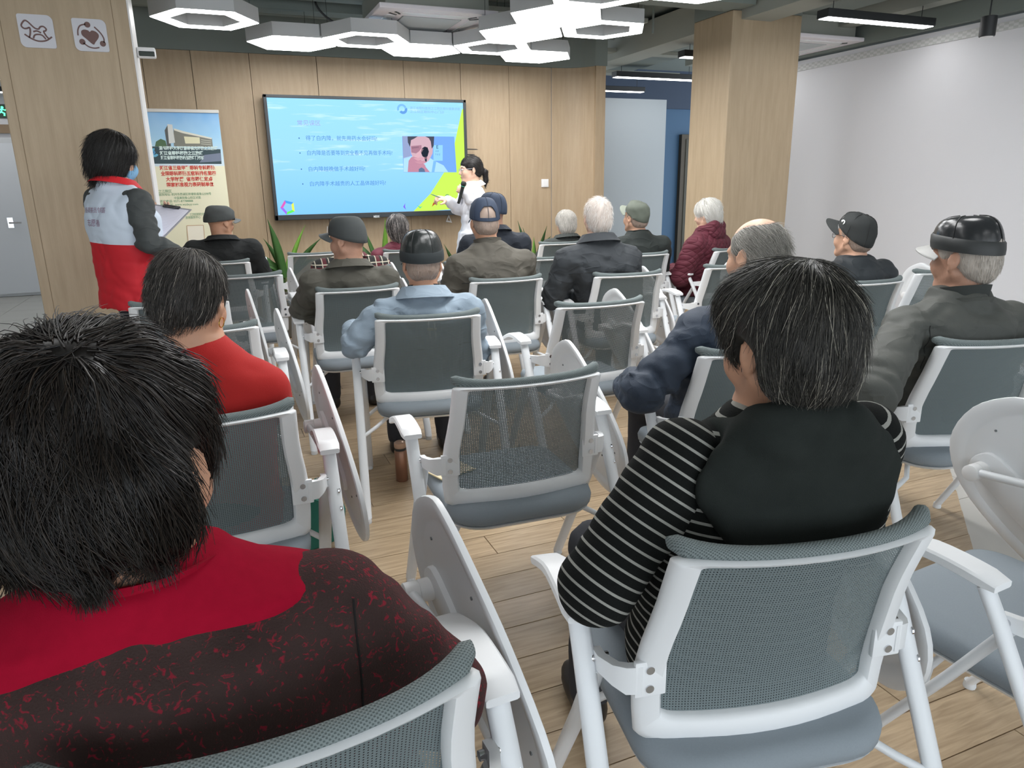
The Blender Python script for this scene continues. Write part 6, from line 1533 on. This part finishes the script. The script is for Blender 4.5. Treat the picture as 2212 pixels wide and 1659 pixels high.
S = Sdf(); torso_field(S, P, 0.036, 0.80); S.loft([0.775, 0.86, 1.0], [0]*3, [0]*3, [0.235, 0.225, 0.200], [0.185, 0.175, 0.155], 0.04)
for s in (-1, 1):
    sh, el = (P.shL, P.elL) if s < 0 else (P.shR, P.elR); u = (el-sh)/np.linalg.norm(el-sh)
    S.cap(sh+np.array([s*0.058, 0, -0.005]), sh+np.array([s*0.052, 0.0, -0.13]), 0.058, 0.056, 0.006, sub=True)
vest = pobj('vest', S.mesh(0.010, post=folds(P, 0.0060, False, 22.0)), VEST, P.root)
REDC = mat('vest_red_trim', (206, 30, 40), 0.7)
collar(P, REDC, 0.060, 0.016, 0.074, 20, 14, 'vest_collar', fold=0.035, drop=0.035)
for s, sh in ((-1, P.shL), (1, P.shR)): pass
def back_text(body, x, z, h, m, target, slant=0.0):
    me = text_mesh(body, h, align='CENTER'); bm = bmesh.new(); bm.from_mesh(me); bmesh.ops.triangulate(bm, faces=bm.faces[:]); bmesh.ops.subdivide_edges(bm, edges=[e for e in bm.edges if e.calc_length() > 0.012], cuts=2); bm.to_mesh(me); bm.free()
    tm = target.data; bvh = BVHTree.FromPolygons([v.co for v in tm.vertices], [p.vertices for p in tm.polygons])
    for v in me.vertices:
        o = Vector((x+v.co.x, -1.0, z+v.co.y+slant*v.co.x)); hit = bvh.ray_cast(o, Vector((0, 1, 0)))
        v.co = (hit[0]-Vector((0, 0.0022, 0))) if hit[0] is not None else o+Vector((0, 0.8, 0))
    return obj('lettering', me, m, P.root, smooth=False)
VT = mat('vest_print', (150, 116, 138), 0.8)
back_text('梧荷茶员邻荟', -0.02, 1.300, 0.031, VT, vest); back_text('志愿者', -0.025, 1.235, 0.040, VT, vest)
def shellv(S):
    S.ell((0, -0.016, 0.036), (0.100, 0.116, 0.102), 0.03); S.ell((0, -0.030, -0.050), (0.100, 0.098, 0.082), 0.05)
    S.ell((0, 0.150, -0.070), (0.080, 0.090, 0.130), 0.02, sub=True); S.ell((0, 0.02, -0.175), (0.2, 0.2, 0.055), 0.01, sub=True)
hair(P, hair_mat('black_bob_hair', (26, 25, 24), (70, 66, 62)), shellv, 2600, 0.11, away((0, -0.01, 0.16), 0.5), keep_all, 0.0012, 5, 0.008, 21, (0.35, 0.0), 0.004, 0.15, 0.85, shell_amp=0.004)
S = Sdf().frame(P.HM, P.head, P.hs); S.ell((0, 0.040, -0.050), (0.064, 0.070, 0.062), 0.01); S.ell((0, 0.085, -0.035), (0.022, 0.034, 0.030), 0.03)
HMi = np.linalg.inv(P.HM)
def maskcut(X, Y, Z, D, ax):
    q = [HMi[r, 0]*(X-P.head[0])+HMi[r, 1]*(Y-P.head[1])+HMi[r, 2]*(Z-P.head[2]) for r in range(3)]
    return np.maximum(D, np.maximum(0.018-q[1], np.maximum(q[2]+0.004, -0.112-q[2]))).astype(np.float32)
mk = pobj('face_mask', S.mesh(0.005, post=maskcut), mat('blue_mask', (128, 178, 214), 0.8), P.root)
hpart(P, MB().tube([(0.060, 0.03, -0.02), (0.076, 0.0, 0.01), (0.082, -0.018, 0.005)], 0.0016, 5).tube([(0.060, 0.03, -0.08), (0.074, 0.005, -0.05), (0.080, -0.015, -0.03)], 0.0016, 5), 'ear_loop', PLASTICW, mk)
# clipboard held in her hand
A_, B_, C_ = on_y(331, 447, 4.72), on_y(409, 458, 4.60), on_y(350, 513, 4.42)
cb = empty('clipboard', tuple((A_+C_)/2)); tag(cb, 'clipboard with white papers and a black clip held by the volunteer', 'clipboard')
ex_ = Vector(B_-A_).normalized(); ey_ = Vector(B_-C_); ey_ = (ey_-ex_*ey_.dot(ex_)).normalized(); ez_ = ex_.cross(ey_)
cb.rotation_euler = Matrix((ex_, ey_, ez_)).transposed().to_euler()
MB().box(-0.115, 0.115, -0.165, 0.165, -0.006, -0.002, 0.001).build('board', mat('clipboard_grey', (150, 150, 156), 0.5), cb)
def paper_fn(nt, b):
    tc = nt.new('ShaderNodeTexCoord'); sx = nt.new('ShaderNodeSeparateXYZ'); nt.link(tc.outputs['Object'], sx.inputs[0])
    l = nt.math('MULTIPLY', nt.math('LESS_THAN', nt.math('FRACT', nt.math('MULTIPLY', sx.outputs[1], 70)), 0.22), nt.math('LESS_THAN', nt.math('ABSOLUTE', sx.outputs[0]), 0.085))
    nt.link(nt.mix(nt.math('MULTIPLY', l, 0.35), lin((226, 224, 234)), lin((150, 148, 170))), b.inputs['Base Color'])
MB().box(-0.105, 0.105, -0.155, 0.148, -0.002, 0.001).build('paper', mat('form_paper', rough=0.8, fn=paper_fn), cb)
pts = smooth_path([(-0.105, -0.150, 0.002), (-0.105, -0.165, 0.004), (-0.105, -0.20, -0.03), (-0.105, -0.19, -0.09)], 4)
MB().loft([[(-0.100, y, z), (0.100, y, z), (0.100, y, z+0.001), (-0.100, y, z+0.001)] for _, y, z in pts]).build('curled_sheet', mat('sheet_lilac', (214, 206, 220), 0.8), cb)
b = MB(); b.box(-0.05, 0.05, 0.140, 0.162, 0.001, 0.010, 0.002); b.tube([(-0.045, 0.150, 0.010), (-0.03, 0.128, 0.016), (0.03, 0.128, 0.016), (0.045, 0.150, 0.010)], 0.003, 6); b.build('clip', BLACKM, cb)

# ============================================================ lecturer in the white coat
P = person('lecturer with a ponytail and glasses in a white coat, talking beside the display', (2.34, 6.66), 82, on_y(1016, 367, 6.66), hyaw=86, hpitch=4, hs=1.04, skin=2, sw=0.165, girth=0.92, sdrop=0.215, sback=0.02, hump=0.01, standing=True,
           elbows=(on_y(1030, 455, 6.50), on_y(990, 450, 6.76)), wrists=(on_y(1007, 416, 6.50), on_y(965, 430, 6.66)),
           hands={-1: ((-0.55, 0.55, 0.45), (-0.35, -0.85, 0.2), (0.1, -0.1, 1.0), 1.25), 1: ((-0.95, -0.15, 0.12), (0.0, -0.5, 0.85), (-0.1, -0.85, 0.4), 0.95)}, trousers=(214, 216, 220), hres=0.0055)
LAB = mat('white_lab_coat', (232, 234, 240), 0.75, bump=0.15, bscale=300)
g, _ = top(P, 'lab_coat', LAB, 0.024, 0.010, 0.0075, hem=0.62, seed=31.0)
collar(P, LAB, 0.045, 0.010, 0.068, 42, 16, 'coat_collar', fold=0.045, drop=0.03)
collar(P, mat('beige_turtleneck', (206, 188, 172), 0.85), 0.050, 0.002, 0.060, 8, 10, 'turtleneck', drop=0.02)
def grey_str(nt, b):
    tc = nt.new('ShaderNodeTexCoord'); sx = nt.new('ShaderNodeSeparateXYZ'); nt.link(tc.outputs['Object'], sx.inputs[0])
    nt.link(nt.mix(nt.math('LESS_THAN', nt.math('FRACT', nt.math('MULTIPLY', sx.outputs[2], 70)), 0.5), lin((196, 192, 188)), lin((112, 116, 120))), b.inputs['Base Color'])
S = Sdf(); S.ell((P.nb[0], P.nb[1]+0.075, P.nb[2]-0.065), (0.045, 0.045, 0.085), 0.01)
pobj('striped_top', S.mesh(0.010), mat('striped_top_grey', rough=0.85, fn=grey_str), P.root)
for s in (-1, 1):   # lapels
    pts = [(P.nb[0]+s*0.052, P.nb[1]+0.070, P.nb[2]+0.005), (P.nb[0]+s*0.050, P.nb[1]+0.118, P.nb[2]-0.06), (P.nb[0]+s*0.012, P.nb[1]+0.140, P.nb[2]-0.17)]
    MB().tube(smooth_path(pts, 5), [0.016]*5+[0.02]*5+[0.008], 8, flatten=(1.6, 0.35), up=(0, 1, 0)).build('lapel', LAB, P.root, smooth=True)
def shelll(S):
    S.ell((0, -0.016, 0.034), (0.083, 0.102, 0.090), 0.02); S.ell((0, -0.055, -0.02), (0.066, 0.052, 0.055), 0.04)
    S.ell((0, 0.155, -0.030), (0.088, 0.098, 0.108), 0.015, sub=True)
    for s in (-1, 1): S.ell((s*0.096, 0.016, -0.034), (0.034, 0.034, 0.048), 0.01, sub=True)
    for a, b_, r0, r1 in (((0, -0.105, 0.0), (0, -0.135, -0.03), 0.016, 0.026), ((0, -0.135, -0.03), (0.004, -0.138, -0.10), 0.026, 0.022), ((0.004, -0.138, -0.10), (0.006, -0.128, -0.155), 0.022, 0.008)): S.cap(a, b_, r0, r1, 0.012)
def comb_back(p):
    v = np.stack([-p[:, 0]*0.5, -np.ones(len(p))*0.08, -0.02-0*p[:, 2]], 1); v[:, 2] -= np.where(p[:, 1] < -0.09, 0.12, 0.0); return v
hair(P, hair_mat('black_tied_hair', (28, 25, 24), (60, 54, 50)), shelll, 1100, 0.07, comb_back, keep_all, 0.0012, 4, 0.007, 31, (0.4, 0.0), 0.002, 0.05, 1.0, shell_amp=0.001)
hpart(P, MB().tube([(0.018*math.cos(a*PI/8), -0.108-0.004*math.cos(a), 0.0+0.018*math.sin(a*PI/8)) for a in range(17)], 0.005, 6, caps=False), 'hair_tie', mat('hair_tie_brown', (150, 110, 80), 0.6))
glasses(P, (176, 176, 180))
hpart(P, MB().tube([(s_, 0.0925+0.001, -0.0605) for s_ in (-0.020, -0.010, 0.0, 0.010, 0.020)], [0.001, 0.0035, 0.0042, 0.0035, 0.001], 6), 'lips', mat('lips', (176, 96, 92), 0.45))
for s in (-1, 1): hpart(P, MB().tube([(s*0.016, 0.0885, 0.024), (s*0.032, 0.0865, 0.029), (s*0.048, 0.0755, 0.025)], [0.0016, 0.0022, 0.0012], 6), 'eyebrow', mat('brow_dark', (52, 42, 38), 0.8))
# microphone and pen in her hands
hnd = on_y(1000, 412, 6.48); top_ = on_y(1003, 392, 6.47); bot = on_y(990, 440, 6.49)
mcp = empty('microphone', tuple(bot)); tag(mcp, 'black handheld microphone held up to the lecturer\'s mouth', 'microphone')
v = Vector(top_-bot); L = v.length; mcp.rotation_euler = v.to_track_quat('Z', 'Y').to_euler()
MB().lathe([(0.010, 0), (0.013, 0.004), (0.0135, 0.03), (0.0165, L*0.72), (0.019, L*0.76)], 18).build('handle', mat('mic_black', (30, 34, 32), 0.35), mcp, auto=50)
MB().lathe([(0.019, L*0.76), (0.0205, L*0.765), (0.0205, L*0.79), (0.019, L*0.795)], 18).build('ring', mat('mic_ring_teal', (70, 160, 140), 0.4), mcp, auto=40)
MB().lathe([(0.019, L*0.795), (0.025, L*0.84), (0.0265, L*0.91), (0.023, L*0.97), (0.012, L*1.0), (0.0, L*1.005)], 18).build('grille', mat('mic_grille', (38, 44, 40), 0.5, 0.4, bump=0.6, bscale=900), mcp, auto=60)
pa, pb = on_y(956, 429, 6.64), on_y(930, 419, 6.62)
pn = empty('pointer_pen', tuple(pa)); tag(pn, 'slim green-grey pointer pen in the lecturer\'s outstretched hand', 'pen')
v = Vector(pb-pa); pn.rotation_euler = v.to_track_quat('Z', 'Y').to_euler(); L = v.length
MB().lathe([(0.004, -0.04), (0.005, -0.035), (0.005, L*0.75), (0.0015, L)], 12).build('barrel', mat('pen_green', (84, 124, 112), 0.4), pn, auto=40)
MB().lathe([(0.0055, L*0.2), (0.0055, L*0.3)], 12).build('grip_ring', CHROME, pn, auto=40)
